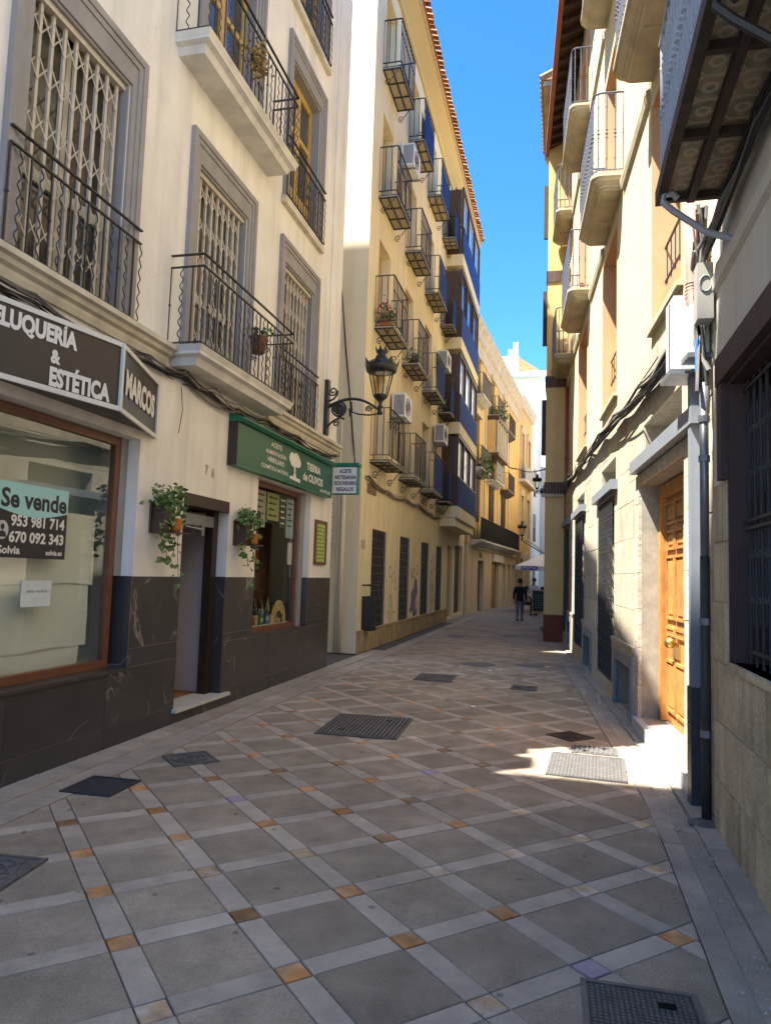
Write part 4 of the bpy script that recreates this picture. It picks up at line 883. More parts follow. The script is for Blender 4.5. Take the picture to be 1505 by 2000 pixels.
for (a, c, q, d) in oh + SH: MB().box(-.5, -.2, a - .02, c + .02, q, d + .02).build('window' if q > 3 else 'shop_door', DKGLASS if q > 3 else mat('dim_shop', (.09, .07, .06), .4, .3, 2), OB)
MB().prism([(0, 12.3), (.05, 12.3), (.08, 12.9), (.2, 13.0), (.25, 13.3), (.42, 13.5), (.42, 13.7), (0, 13.75)], 'y', -.1, 16.9).build('cornice', WHITETR, OB)
for s in (0.02, 4.1, 8.4, 12.6): 
    MB().box(.001, .05, s, s + .35, 3.2, 12.3).build('pilaster', WHITETR, OB)
for s in OC:
    for (z, h) in ((6.6, .35), (9.4, .3), (12.2, .25)): MB().box(.001, .12, s - .7, s + .9, z + .002, z + h).build('window_head', WHITETR, OB)
    for sd in (-.58, .16):
        b = MB(); b.box(.02, .06, s + sd, s + sd + .6, 4.35, 6.55)
        for k in range(14): b.box(.06, .085, s + sd + .05, s + sd + .55, 4.45 + k * .148, 4.52 + k * .148)
        b.build('shutter', SHUTBR, OB)
def o_bal(s0, s1, z, h, m, solid=None, dp=.5):
    o = MB().prism([(0, z - .28), (.2, z - .24), (dp - .06, z - .1), (dp, z - .08), (dp, z), (0, z)], 'y', s0, s1).build('balcony', BROWN if solid is None else SLABW, OB)
    railing(o, 1, [(0, s0 + .02), (dp - .03, s0 + .02), (dp - .03, s1 - .02), (0, s1 - .02)], z, h, m, ('plain',), .16, 0, .05, .05, .012)
    if solid: MB().box(dp - .03, dp - .022, s0 + .05, s1 - .05, z + .08, z + h - .05).build('panel', solid, o)
    return o
DKPAN = mat('dark_iron_panel', (.020, .017, .016), .95, .4, 8, spec=.05)
o_bal(.9, 5.2, 3.42, 1.02, IRON, DKPAN); o_bal(5.3, 9.9, 3.42, 1.02, IRON, DKPAN); o_bal(10.0, 14.6, 3.42, 1.02, IRON, DKPAN)
o_bal(.6, 3.3, 6.75, 1.0, BROWN, mat('planted_mesh', (.05, .07, .03), .8, .5, 8)); o_bal(5.0, 7.6, 6.75, 1.0, BROWN, GREYMET); o_bal(9.4, 12.0, 6.75, 1.0, BROWN)
o_bal(.7, 3.0, 10.2, 1.0, BROWN, SHUTBR); o_bal(5.2, 7.6, 10.2, 1.0, BROWN, SHUTBR); o_bal(9.4, 12.0, 10.2, 1.0, BROWN)
# timber oriel
b = MB(); b.box(.02, .62, 4.7, 8.2, 7.95, 8.1); b.box(.02, .62, 4.7, 8.2, 9.8, 10.05)
orl = b.build('oriel', BROWN, OB); b = MB()
for s in (4.72, 5.5, 6.3, 7.1, 8.08): b.box(.52, .6, s, s + .1, 8.1, 9.8)
b.box(.04, .12, 4.72, 4.82, 8.1, 9.8); b.box(.1, .5, 4.74, 4.8, 8.1, 8.4); b.build('oriel_frame', WHITETR, orl); MB().box(.06, .52, 4.78, 8.1, 8.1, 9.8).build('oriel_glass', mat('pale_oriel_glass', (.42, .45, .45), .15, .1, 3, spec=.6), orl); MB().box(.02, .45, 4.66, 4.71, 8.1, 9.8).build('oriel_side', OCHRE, orl)
MB().box(.002, .08, 1.2, 16.5, 3.02, 3.14).build('shop_lintel', WHITETR, OB); MB().box(.01, .14, 6.9, 10.4, 2.55, 2.95).build('shop_sign_panel', SIGNWH, OB)
MB().box(.0, .02, 7.05, 7.8, 0.1, 2.45).build('display_case', mat('orange_display', (.42, .2, .06), .5, .3, 3), OB)
text(OB, 'wall_lettering', 'ba', (.003, 3.2, 2.62), Uy, Vz, .38, .7, GRK, .002, .03); text(OB, 'wall_lettering', '+', (.003, 3.5, 2.3), Uy, Vz, .2, .3, GRK, .002, .03)
hp = thing('hanging_plant', 'green plant trailing over a balcony of the ochre building', 'plant', (-3.6, 34.5, 6.8)); MB().box(-.1, .1, -.5, .5, 0, .15).build('trough', BROWN, hp); stuff(MB().leaves((.05, 0, .15), (.3, 1.4, .5), 220, .16, random.Random(9)).build('leaves', LEAF, hp))
hp = thing('potted_plant', 'dark green plants on top of the timber oriel', 'plant', (-3.2, 38.3, 10.06)); MB().box(-.15, .15, -.8, .8, 0, .15).build('trough', BROWN, hp); stuff(MB().leaves((0, 0, .3), (.3, 1.6, .4), 150, .16, random.Random(10)).build('leaves', LEAF, hp))
# second building on the left, with white window surrounds
O2 = thing('tall_pale_building', 'ochre building with arched white window surrounds past the timber oriel', 'building', (-2.98, 49.0, 0), R(-5))
h2 = []
for s in (1.2, 4.4): h2 += [(s, s + 1.3, 4.6, 7.4), (s, s + 1.3, 8.6, 11.8), (s, s + 1.3, .3, 3.0)]
wall(O2, 1, (0, 7.4, 0, 14.2), h2, OCHRE); MB().box(-9, -.5, 0, 7.4, 0, 14.1).build('core', DARK, O2); MB().box(-.5, -.25, 0, .1, 0, 14.1).build('end_wall', OCHRE, O2)
for (a, c, q, d) in h2: MB().box(-.4, -.15, a, c, q, d).build('window', mat('brown_blind', (.2, .13, .07), .7), O2); b = MB(); b.box(.001, .12, a - .25, a - .002, q - .1, d + .3); b.box(.001, .12, c + .002, c + .25, q - .1, d + .3); b.box(.002, .16, a, c, d + .004, d + .5); b.build('surround', WHITETR, O2)
MB().prism([(0, 13.6), (.1, 13.6), (.3, 14.0), (.35, 14.3), (0, 14.35)], 'y', -.1, 7.5).build('cornice', WHITETR, O2)
MB().box(.001, .5, .6, 6.6, 8.3, 8.5).build('balcony', SLABW, O2); MB().box(.44, .46, .65, 6.55, 8.52, 9.5).build('balcony_screen', GREYMET, O2)
# end of the street
FB = thing('white_far_building', 'tall white building closing the end of the street', 'building', (0, 62, 0))
b = MB(); b.box(-6, 4, 0, 9, 0, 19.2); b.build('wall', FARWH, FB); MB().box(-6.2, 4.2, -.2, 9, 19.2, 19.5).build('parapet', FARWH, FB)
MB().box(-4.6, -1.9, -.06, -.002, 8, 19.0).build('corrugated_panel', mat('pale_yellow_sheet', (.70, .62, .36), .8, .04, 1), FB); b = MB()
for k in range(18): b.box(-4.55 + k * .15, -4.5 + k * .15, -.10, -.062, 8.05, 18.95)
b.parts('sheet_rib', MATS['pale_yellow_sheet'], FB)
for (x, z) in ((-1.2, 12), (-1.2, 8.2), (-1.2, 4.4)): MB().box(x, x + .9, -.03, -.002, z, z + 1.6).build('window', DKGLASS, FB)
F2 = thing('roof_block', 'pale rooftop block with tiled roof above the far white building', 'building', (0, 70, 0)); MB().box(-6.5, -4.2, 0, 6, 15, 23.4).build('wall', mat('cream_far_wall', (.7, .64, .5), .9, .05, .5), F2)
MB().prism([(-4.25, 22.0), (-2.2, 21.5), (-2.2, 21.8), (-4.25, 23.2)], 'y', -.2, 6).build('roof', TILE, F2); b = MB(); b.box(-4.8, -4.35, -.3, .6, 23.4, 24.7); b.box(-5.3, -4.95, -.3, .6, 23.4, 24.0); b.build('chimney', WHITETR, F2)
F3 = thing('shaded_far_building', 'grey-white shaded building beyond the ochre houses', 'building', (-2.35, 56.6, 0), R(-6)); MB().box(-6, 0, 0, 5, 0, 12.5).build('wall', FARWH, F3)
for k in range(3): MB().box(.001, .04, 1.2, 2.4, 1.0 + k * 3.6, 3.2 + k * 3.6).build('window', DKGLASS, F3)

# ================================================================== corner pillar of the next building on the right
PPL = mat('mustard_pillar_plaster', (.62, .46, .20), .92, .08, 1, .1, 50, .1)
PB = thing('corner_pillar_building', 'yellow building with brown brick bands projecting into the street on the right', 'building', (0, 20.3, 0))
MB().box(-.47, 6, 0, 3.9, .73, 15.9).build('wall', PPL, PB); MB().box(-.478, 6, -.008, 3.9, .0, .73).build('base', REDBR, PB)
for z in (4.05, 7.05, 10.1):
    for k in range(7): MB().box(-.49 + k * .082, -.413 + k * .082, -.03, -.001, z, z + .32).build('brick', BRICKB, PB)
    MB().box(-.50, -.471, -.03, 3.8, z, z + .32).build('brick_band', BRICKB, PB)
MB().box(-.56, .2, -.07, .0, 3.95, 4.045).build('moulding', BALST, PB)
MB().box(-.66, 6, -.2, 3.9, 15.9, 16.05).build('eave', BALST, PB)
rf = MB().prism([(-.70, 16.05), (-.70, 16.12), (3, 17.6), (6, 17.6), (6, 16.05)], 'y', -.25, 3.9).build('roof', TILE, PB)
for k in range(18): put('roof_tile', cached('tilex', lambda: MB().tube([(0, 0, 0), (1.0, 0, .44)], .09, 8).mesh('roof_tile', TILE)), rf, (-.74, -.2 + k * .22, 16.14))
for z in (5.2, 8.4, 11.6): MB().box(-.60, -.472, .4, .5, z, z + 1.6).build('shutter', SHUTBR, PB)
pp2 = thing('downpipe', 'rust-red downpipe beside the corner pillar', 'pipe', (.0, 20.2, 0)); MB().tube([(.10, -.02, 0), (.10, -.02, 7.2)], .05, 8).build('pipe', GUTTER, pp2, True); b = MB()
for z in (1, 3, 5): b.box(.04, .16, -.09, .05, z, z + .04)
b.parts('clip', GUTTER, pp2)
lantern = street_lamp('small dark lantern on the far side of the corner pillar', (-.48, 22.2, 4.35), 1, .5, .55, math.pi)

# ================================================================== stone and plaster building on the right
SB = thing('stone_building', 'sunlit building with limestone ground floor, lemon plaster above and curved stone balconies', 'building', (1.08, 6.0, 0), R(4))
SE = 14.35
sh = [(.64, 2.86, .16, 2.82), (4.92, 6.58, .24, 2.95), (9.22, 10.95, .30, 3.05), (13.0, 14.3, .35, 3.05), (.75, 2.6, 3.12, 3.48), (4.80, 6.45, 3.12, 3.50), (9.2, 10.8, 3.18, 3.50), (3.15, 4.62, .05, .76), (7.45, 8.85, .06, .76), (11.75, 13.0, .1, .80)]
UP = []
CO = [(.72, 2.08), (4.70, 6.32), (8.80, 10.66), (12.9, 14.2)]
for (a, c) in CO: UP += [(a, c, 4.42, 7.0), (a + .1, c - .1, 7.46, 10.1), (a + .1, c - .1, 11.35, 13.5)]
wall(SB, -1, (-.35, SE, 0, 4.22), sh, MORTAR, 'stone_backing', -.30, -.02); wall(SB, -1, (-.35, SE, 4.22, 14.3), UP, SPLAST, 'upper_wall', -.30)
b = MB(-1); b.box(-8, -.7, -.35, SE, 0, 14.25); b.box(-.7, -.3, -.35, -.25, 0, 14.25); b.build('core', CORE, SB)
for (a, c, q, d) in sh:
    m = DARK
    if (a, q) == (.64, .16): continue
    MB(-1).box(-.6 if q < 3 else -.45, -.29, a - .01, c + .01, q - .01, d + .01).build('window_recess', m if q < 3.0 else BALST, SB)
for (a, c, q, d) in UP:
    w = MB(-1).box(-.42, -.29, a - .01, c + .01, q - .01, d + .01).build('window', PEACH if q < 5 else mat('tan_timber_door', (.45, .25, .10), .6, .1, 4), SB)
    b = MB(-1); b.box(-.29, .012, a - .002, a + .012, q, d); b.box(-.29, .012, c - .012, c + .002, q, d); b.box(-.29, .0, a + .012, c - .012, d - .012, d); b.build('reveal_lining', PEACH, w)
rg = random.Random(41)
zz = [.92, 1.36, 1.80, 2.24, 2.70, 3.14, 3.60, 4.05, 4.22]
door_zone = (.30, 3.09, 0, 2.95)
pieces(SB, -1, 'stone_block', STONE, -.35, SE, zz, 1.15, sh + [door_zone], -.025, .0, .006, .004, rg)
# jamb stones of the doorway, rougher
for (a, c) in ((.30, .64), (2.86, 3.09)):
    z = .0
    for h in (.52, .42, .45, .42, .4, .4, .35): 
        MB(-1).box(-.29, .012 + rg.uniform(0, .008), a + .003, c - .003, z + .003, min(z + h, 2.95) - .003).build('jamb_stone', STONER, SB); z += h
MB(-1).box(-.3, .012, .303, 3.087, 2.825, 2.95).build('lintel_stone', STONER, SB)
# plinth stones
pieces(SB, -1, 'plinth_stone', STONE, 3.09, SE, [0, .86], .8, sh, -.025, .035, .006, .003, rg); 
y = 3.09
while y < SE:
    w = min(.9, SE - y)
    for (a, c, q, d) in rsub((y, y + w, .862, .92), sh): MB(-1).box(-.02, .05, a + .002, c - .002, q, d).build('plinth_cap', STONE, SB)
    y += w
# lintel slabs (grey steel canopies)
for (a, c, z, o) in ((.02, 2.98, 2.965, .10), (4.60, 7.0, 3.00, .10), (8.9, 11.3, 3.08, .10), (12.7, 14.3, 3.10, .10)): MB(-1).box(.0, o, a, c, z, z + .14).build('canopy', GREYMET, SB)
# grilles
def s_grille(a, c, z0, z1):
    w = MB(-1).box(-.16, -.14, a, c, z1 - .3, z1).build('window', DARK, SB)
    n = 11
    me = cached(('sgr', round(z1 - z0, 2)), lambda: MB().box(-.008, .008, -.008, .008, 0, z1 - z0).mesh('grille_bar', IRON))
    for k in range(n): put('grille_bar', me, w, (-.03, a + .04 + (c - a - .08) * k / (n - 1), z0))
    b = MB(-1); z = z0 + .03; k = 0
    while z < z1: b.box(.018, .030, a, c, z - .012, z + .012); z += (.17, .07)[k % 2]; k += 1
    b.parts('grille_rail', IRON, w)
for (a, c, z0, z1) in ((4.94, 6.56, .26, 2.93), (9.24, 10.93, .32, 3.02), (13.02, 14.28, .37, 3.02)): s_grille(a, c, z0, z1)
for (a, c, z0, z1) in sh[7:]:
    b = MB(-1); b.box(.02, .06, a - .03, a + .08, z0, z1 + .02); b.box(.02, .06, c - .08, c + .03, z0, z1 + .02); b.box(.02, .06, a + .08, c - .08, z1 - .10, z1 + .02); b.build('vent_frame', GREYMET, SB)
# front door
dd = MB(-1).box(-.30, -.27, .65, 2.85, .17, 2.81).build('front_door', OAK, SB)
b = MB(-1); b.box(-.27, -.20, .65, .78, .17, 2.80); b.box(-.27, -.20, 2.70, 2.85, .17, 2.80); b.box(-.27, -.20, .78, 2.70, 2.66, 2.80); b.build('door_frame', OAK, dd)
for (a, c) in ((.82, 1.24), (1.30, 1.72), (1.80, 2.22), (2.26, 2.66)):
    for (z0, z1) in ((.30, .86), (1.12, 1.22), (1.30, 2.0), (2.06, 2.28), (2.34, 2.60)):
        f = MB(-1); f.box(-.27, -.245, a, c, z0, z0 + .03); f.box(-.27, -.245, a, c, z1 - .03, z1); f.box(-.27, -.245, a, a + .03, z0 + .03, z1 - .03); f.box(-.27, -.245, c - .03, c, z0 + .03, z1 - .03); f.box(-.27, -.255, a + .06, c - .06, z0 + .06 if z1 - z0 > .2 else z0 + .04, z1 - .06 if z1 - z0 > .2 else z1 - .04); f.build('door_panel', OAK, dd)
BR2 = mat('polished_brass', (.65, .42, .12), .25, .05, 5, metal=.9); MB(-1).lathe([(.0, -.06), (.045, -.04), (.06, 0), (.045, .04), (0, .06)], 12, (-.20, 2.24, 1.06)).build('door_knob', BR2, dd, True); MB(-1).box(-.27, -.255, 2.06, 2.40, .90, 1.08).build('letter_plate', BR2, dd)
MB(-1).box(-.30, .07, .30, 2.95, .0, .155).build('door_step', mat('pale_grey_granite', (.42, .44, .46), .6, .12, 30, speck=.15), SB)
# string course and balconies
for (a, c) in ((2.2, 4.1), (6.22, 8.2), (10.6, 12.5)): MB(-1).prism([(0, 7.12), (.04, 7.14), (.06, 7.22), (.06, 7.27), (0, 7.30)], 'y', a, c).build('string_course', BALST, SB)
for (a, c) in ((2.2, 4.2), (6.25, 8.3), (10.7, 12.4)): MB(-1).prism([(0, 11.05), (.05, 11.08), (.05, 11.2), (0, 11.22)], 'y', a, c).build('string_course', BALST, SB)
def rr(s0, s1, dp, r, n=5):
    p = [(0, s0)]
    for k in range(n + 1): a = math.pi / 2 * k / n; p.append((dp - r + r * math.sin(a), s0 + r - r * math.cos(a)))
    for k in range(n + 1): a = math.pi / 2 * k / n; p.append((dp - r + r * math.cos(a), s1 - r + r * math.sin(a)))
    p.append((0, s1)); return p
RAILB = mat('blue_grey_rail_iron', (.085, .095, .13), .45, .15, 9, spec=.5)
def s_bal(s0, s1, zt, dp=.44, h=1.2):
    lev = [(0, 0), (0, -.05), (.03, -.07), (.03, -.10), (.10, -.14), (.10, -.17), (.13, -.175), (.13, -.20)]; b = MB(-1); n = None
    for (ins, dz) in lev:
        p = rr(s0 + ins, s1 - ins, dp - ins, .14 - ins * .5); n = len(p); b.v += [(-q[0], q[1], zt + dz) for q in p]
    for k in range(len(lev) - 1):
        for j in range(n): b.f.append((k * n + j, k * n + (j + 1) % n, (k + 1) * n + (j + 1) % n, (k + 1) * n + j))
    b.f.append(tuple(range(n - 1, -1, -1))); b.f.append(tuple(n * (len(lev) - 1) + j for j in range(n)))
    o = b.build('balcony', BALST, SB)
    q = MB(-1); q.box(.06, dp - .18, s0 + .24, (s0 + s1) / 2 - .04, zt - .212, zt - .2); q.box(.06, dp - .18, (s0 + s1) / 2 + .04, s1 - .24, zt - .212, zt - .2); q.build('soffit_panel', BALST, o)
    path = rr(s0 + .03, s1 - .03, dp - .03, .11, 4)
    t = MB(-1)
    for z in (zt + h, zt + .05): t.tube([(p[0], p[1], z) for p in path], .016 if z > zt + 1 else .010, 5)
    t.parts('handrail', RAILB, o)
    acc = 0; pts = [Vector((p[0], p[1], 0)) for p in path]; me = bal_mesh(h - .05, 'bulb', RAILB, .008)
    for p, r_ in zip(pts, pts[1:]):
        L_ = (r_ - p).length
        while acc < L_: c = p.lerp(r_, acc / L_); put('baluster', me, o, (-c.x, c.y, zt + .05)); acc += .115
        acc -= L_
for (a, c) in ((.1, 2.14), (4.14, 6.16), (8.24, 10.52), (12.45, 14.3)): s_bal(a, c, 7.44)
for (a, c) in ((4.14, 6.16), (8.24, 10.6), (12.45, 14.3)): s_bal(a, c, 11.28)
# first-floor sills and low railings
for (a, c) in CO:
    MB(-1).box(-.29, .06, a - .05, c + .05, 4.36, 4.418).build('sill', BALST, SB); MB(-1).box(-.18, -.08, a + .01, c - .01, 4.42, 4.80).build('parapet', mat('salmon_parapet', (.52, .22, .11), .85, .08, 3), SB)
    b = MB(-1); n = 7
    for k in range(n): s = a + .1 + (c - a - .2) * k / (n - 1); b.box(-.136, -.124, s - .006, s + .006, 4.8, 5.35)
    for z in (4.95, 5.33): b.box(-.14, -.12, a, c, z, z + .02)
    b.parts('window_rail', IRON, SB)
# eave with rafters and gutter
EV = mat('dark_brown_eave_timber', (.06, .032, .022), .8, .2, 5)
MB(-1).prism([(0, 14.3), (.55, 14.05), (.55, 14.10), (0, 14.4), (-8, 16.6), (-8, 14.3)], 'y', -.4, 14.55).build('roof', EV, SB); s = -.3
while s < 14.5: MB(-1).prism([(0, 14.14), (.38, 13.99), (.52, 13.97), (.52, 14.05), (0, 14.29)], 'y', s, s + .09).build('rafter', EV, SB); s += .42
MB(-1).box(.54, .65, -.4, 14.6, 13.98, 14.14).build('gutter', GUTTER, SB)
# cables along the top of the stone
rg = random.Random(23)
def SP(o, s, z): c, q = math.cos(R(4)), math.sin(R(4)); return (1.08 - o * c - s * q, 6.0 - o * q + s * c, z)
bundle('cable_bundle', 'thick sagging bundle of black cables along the limestone wall on the right', [SP(.07, s, z) for s, z in ((-.2, 4.28), (.4, 3.98), (1.1, 3.80), (2.4, 3.82), (4, 3.92), (6, 4.0), (8, 4.04), (10, 4.08), (12, 4.1), (14.2, 4.12))], 7, .028, .012, (CABLE, CABLEG, CABLE), rg, .03)
# boxes, conduit and pipes by the corner
BX = mat('pale_box_enamel', (.46, .48, .49), .5, .05, 3)
def s_thing(name, label, cat): return thing(name, label, cat, (1.08, 6.0, 0), R(4))
t = s_thing('meter_box', 'tall white metal box on the wall above the oak door', 'electrical box'); MB(-1).box(.02, .22, .05, .34, 3.40, 4.02).build('casing', BX, t); MB(-1).box(.221, .226, .19, .195, 3.42, 4.0).build('seam', DARK, t); MB(-1).box(.0, .26, .0, .38, 3.36, 3.398).build('tray', STEEL, t)
t = s_thing('junction_box', 'pale green junction box beside the pink pipe', 'electrical box'); MB(-1).box(.02, .16, -.22, -.04, 3.46, 3.84).build('casing', mat('pale_green_box', (.5, .58, .52), .5, .06, 4), t); MB(-1).box(.0, .18, -.24, -.02, 3.42, 3.458).build('tray', STEEL, t)
t = s_thing('grey_conduit', 'square grey steel conduit running down beside the oak door', 'pipe'); MB(-1).box(.0, .09, .08, .16, .9, 3.42).build('shaft', GREYMET, t); MB(-1).box(.0, .10, .06, .18, 0, .90).build('foot', mat('dark_conduit', (.05, .05, .055), .5, .2, 9), t)
t = s_thing('pink_pipe', 'ribbed salmon-pink pipe bending into the corner of the limestone wall', 'pipe'); PK = mat('salmon_pipe', (.48, .20, .16), .6, .12, 6); MB(-1).tube([(.10, -.02, 4.75), (.10, -.04, 4.2), (.10, -.06, 3.92), (.06, -.12, 3.80), (.02, -.20, 3.74)], .05, 10).build('tube', PK, t, True); b = MB(-1)
for k in range(5): b.lathe([(.052, 0), (.056, .008), (.052, .016)], 10, (.10, -.05, 3.95 + k * .028))
b.parts('rib', PK, t)
# ================================================================== near building on the right
NB = thing('near_stone_building', 'shaded near building on the right with rusticated stone base and barred window', 'building', (1.06, 0, 0))
nh = [(2.55, 5.12, 1.20, 3.05)]; NY = 5.62
wall(NB, -1, (-2.5, NY, 0, 12.0), nh, NPLAST, 'wall', -.4, -.012); MB(-1).box(-8, -.7, -2.5, NY - .02, 0, 12).build('core', DARK, NB); MB(-1).box(-.7, -.4, 5.4, NY - .01, 0, 12).build('end_wall', NPLAST, NB)
rg = random.Random(51); pieces(NB, -1, 'stone_block', NSTONE, 1.0, NY, [0, .37, .76, 1.17, 1.58, 1.99, 2.40], .62, [(2.5, 5.14, 1.18, 3.1)], -.03, .0, .008, .005, rg)
MB(-1).prism([(-.012, 3.80), (.02, 3.82), (.03, 3.90), (.0, 3.93), (-.012, 3.93)], 'y', -2.5, NY).build('string_course', NPLAST, NB)
b = MB(-1); b.box(-.012, .05, 2.40, 5.26, 3.05, 3.24); b.box(-.012, .04, 5.12, 5.26, 2.40, 3.05); b.box(-.30, -.014, 2.55, 5.12, 3.03, 3.055); b.box(-.3, -.0, 5.09, 5.122, 1.2, 3.03)
nw = b.build('window', mat('dark_brown_surround', (.07, .04, .035), .7, .15, 4, .1, 40, .1), NB)
MB(-1).box(-.38, -.30, 2.5, 5.14, 1.16, 3.08).build('pane', DARK, nw); MB(-1).box(-.3, .01, 2.5, 5.13, 1.15, 1.20).build('sill', NSTONE, nw); DG = mat('slate_black_grille', (.05, .05, .055), .5, .2, 9)
for k in range(17):
    s = 5.02 - k * .15; MB(-1).box(-.112, -.098, s - .007, s + .007, 1.2, 3.03).build('grille_bar', DG, nw)
b = MB(-1)
for z in (1.28, 2.05, 2.10, 2.96): b.box(-.098, -.088, 2.56, 5.11, z, z + .02)
b.parts('grille_rail', DG, nw); b = MB(-1)
for k in range(16):
    s = 4.945 - k * .15
    for z in (1.75, 2.55):
        for sy in (-1, 1):
            b.tube(spiral((-.105, s + sy * .03, z + .14), .028, 1.2 * sy, (0, 1, 0), (0, 0, 1), 10), .006, 4); b.tube(spiral((-.105, s + sy * .03, z - .14), .028, -1.2 * sy, (0, 1, 0), (0, 0, 1), 10), .006, 4)
        b.bar((-.105, s, z - .3), (-.105, s, z + .3), .008)
stuff(b.build('grille_scroll', DG, nw))
# iron balcony with painted tiles underneath
mb = MB(-1); zt = 4.36; S0, S1, DP = 1.4, 5.04, .44
for o in (.0, .22, DP - .03): mb.bar((o + .015, S0, zt - .05), (o + .015, S1, zt - .05), .05, .06)
for k in range(6): s = S0 + .02 + (S1 - S0 - .04) * k / 5; mb.bar((0, s, zt - .045), (DP, s, zt - .045), .04, .05)
bal = mb.build('balcony', mat('rusty_dark_iron', (.06, .04, .03), .7, .3, 9), NB)
PT = mat('painted_floor_tile', (.42, .28, .16), .6, .3, 16, rnd=.1, hue=(.18, .22, .14))
_t = PT.node_tree; _b = _t.nodes['Principled BSDF']; _old = _b.inputs['Base Color'].links[0].from_socket; _tc = _t.nodes.new('ShaderNodeTexCoord'); _w = _t.nodes.new('ShaderNodeTexWave'); _w.wave_type = 'RINGS'; _w.rings_direction = 'Z'; _w.inputs['Scale'].default_value = 4.5; _w.inputs['Distortion'].default_value = 1.2
_t.links.new(_tc.outputs['Object'], _w.inputs['Vector']); _m = _t.nodes.new('ShaderNodeMix'); _m.data_type = 'RGBA'; _m.inputs[7].default_value = (.60, .50, .37, 1); _rm = _t.nodes.new('ShaderNodeMapRange'); _rm.inputs['From Min'].default_value = .6; _rm.inputs['To Max'].default_value = .75; _t.links.new(_w.outputs['Fac'], _rm.inputs['Value']); _t.links.new(_rm.outputs[0], _m.inputs[0]); _t.links.new(_old, _m.inputs[6]); _t.links.new(_m.outputs[2], _b.inputs['Base Color'])
tme = cached('ptile', lambda: MB().box(-.099, .099, -.099, .099, -.01, .01).mesh('floor_tile', PT))
for a in range(2):
    for k in range(18): put('floor_tile', tme, bal, (-.11 - a * .205, S0 + .1 + k * .202, zt - .005))
MB(-1).box(DP - .02, DP + .02, S0, S1 + .01, zt - .08, zt + .02).build('edge_trim', MATS['rusty_dark_iron'], bal)
PALE = mat('pale_painted_iron', (.36, .38, .41), .5, .08, 6)
railing(bal, -1, [(DP - .02, S0), (DP - .02, S1 - .02), (0, S1 - .02)], zt + .02, 1.05, PALE, ('bulb',), .12, 0, .04, .06, .009); b = MB(-1); s = S1 - .1
while s > S0 + .1:
    for z in (.2, .85): b.tube(spiral((DP - .02, s, zt + z), .045, 1.2, (0, 1, 0), (0, 0, 1), 10), .008, 4)
    s -= .12
stuff(b.build('scroll_ornament', PALE, bal)); MB(-1).box(-.01, .06, 1.8, 4.85, zt + .02, 7.0).build('shutter_door', mat('pale_grey_blind', (.36, .38, .40), .6, .06, 3), bal)
b = MB(-1)
for k in range(28): b.box(.061, .075, 1.85 + k * .107, 1.90 + k * .107, zt + .05, 6.95)
b.parts('blind_slat', mat('pale_grey_blind', (0, 0, 0)), bal)
for s in (4.9, 3.2):
    b = MB(-1); b.tube([(.0, s, zt - .42), (.16, s, zt - .36), (.36, s, zt - .20), (.43, s, zt - .13), (.42, s, zt - .08), (.37, s, zt - .075), (.34, s, zt - .11)], .022, 6); b.build('scroll_bracket', PALE if s > 4 else IRON, bal)
# corner pipes
dp = thing('downpipe', 'dark iron downpipe at the corner of the near stone wall', 'pipe', (1.02, 5.70, 0)); MB().tube([(0, 0, .0), (0, 0, 1.9)], .035, 10).build('lower_pipe', mat('rusty_dark_pipe', (.05, .045, .042), .6, .3, 9, .2, 40), dp, True); MB().tube([(.0, .0, 1.9), (0, 0, 3.2)], .032, 10).build('upper_pipe', STEEL, dp, True); b = MB()
for z in (.6, 1.4, 2.6, 2.9): b.lathe([(.041, 0), (.041, .05)], 10, (0, 0, z))
b.parts('collar', STEEL, dp)
MB().lathe([(.10, .0), (.12, .012), (.05, .03)], 12, (-.02, -.05, .006)).build('drain_foot', CASTIRON, dp)
rg = random.Random(61)
bundle('cable_tangle', 'tangle of grey and black cables in the corner above the downpipe', [(1.0, 5.6, 4.5), (1.0, 5.66, 4.2), (.99, 5.70, 3.9), (1.0, 5.72, 3.6), (1.0, 5.70, 3.2)], 6, .03, .014, (CABLE, CABLEG), rg)
bundle('balcony_cables', 'pale twisted cable tied under the tiled balcony', [(1.0, y, 4.16 + .05 * math.sin(y * 2)) for y in (1.6, 2.4, 3.2, 4.0, 4.8, 5.5)], 4, .02, .014, (CABLEG, CABLE), rg, .02)
bundle('blue_cable', 'short bright blue cable in the corner by the steel pipe', [(.98, 5.70, 3.55), (.97, 5.71, 3.3)], 1, .004, .012, (mat('blue_sheath', (.02, .18, .6), .4),), rg)
t = thing('round_junction_box', 'grey junction box with a round cover in the corner', 'electrical box', (1.0, 5.56, 3.62)); MB().box(-.06, .05, -.09, .06, 0, .42).build('casing', mat('grey_box', (.32, .31, .28), .6, .1, 5), t); b = MB(); b.tube([(-.01 + 0 * k, -.096, .2) if False else (-.005 + .04 * math.cos(k * .4488), -.094, .26 + .06 * math.sin(k * .4488)) for k in range(15)], .006, 4); b.build('cover_ring', GREYMET, t)

# ================================================================== rest of the street behind the camera
BK = thing('left_rear_building', 'cream building behind the viewer across the side alley', 'building', (0, 0, 0)); MB().box(-14, -4.06, -6, 1.15, 0, 18).build('wall', CREAM, BK)
AL = thing('alley_building', 'low building at the back of the side alley', 'building', (0, 0, 0)); MB().box(-20, -10, 1.0, 4.2, 0, 7).build('wall', CREAM, AL)

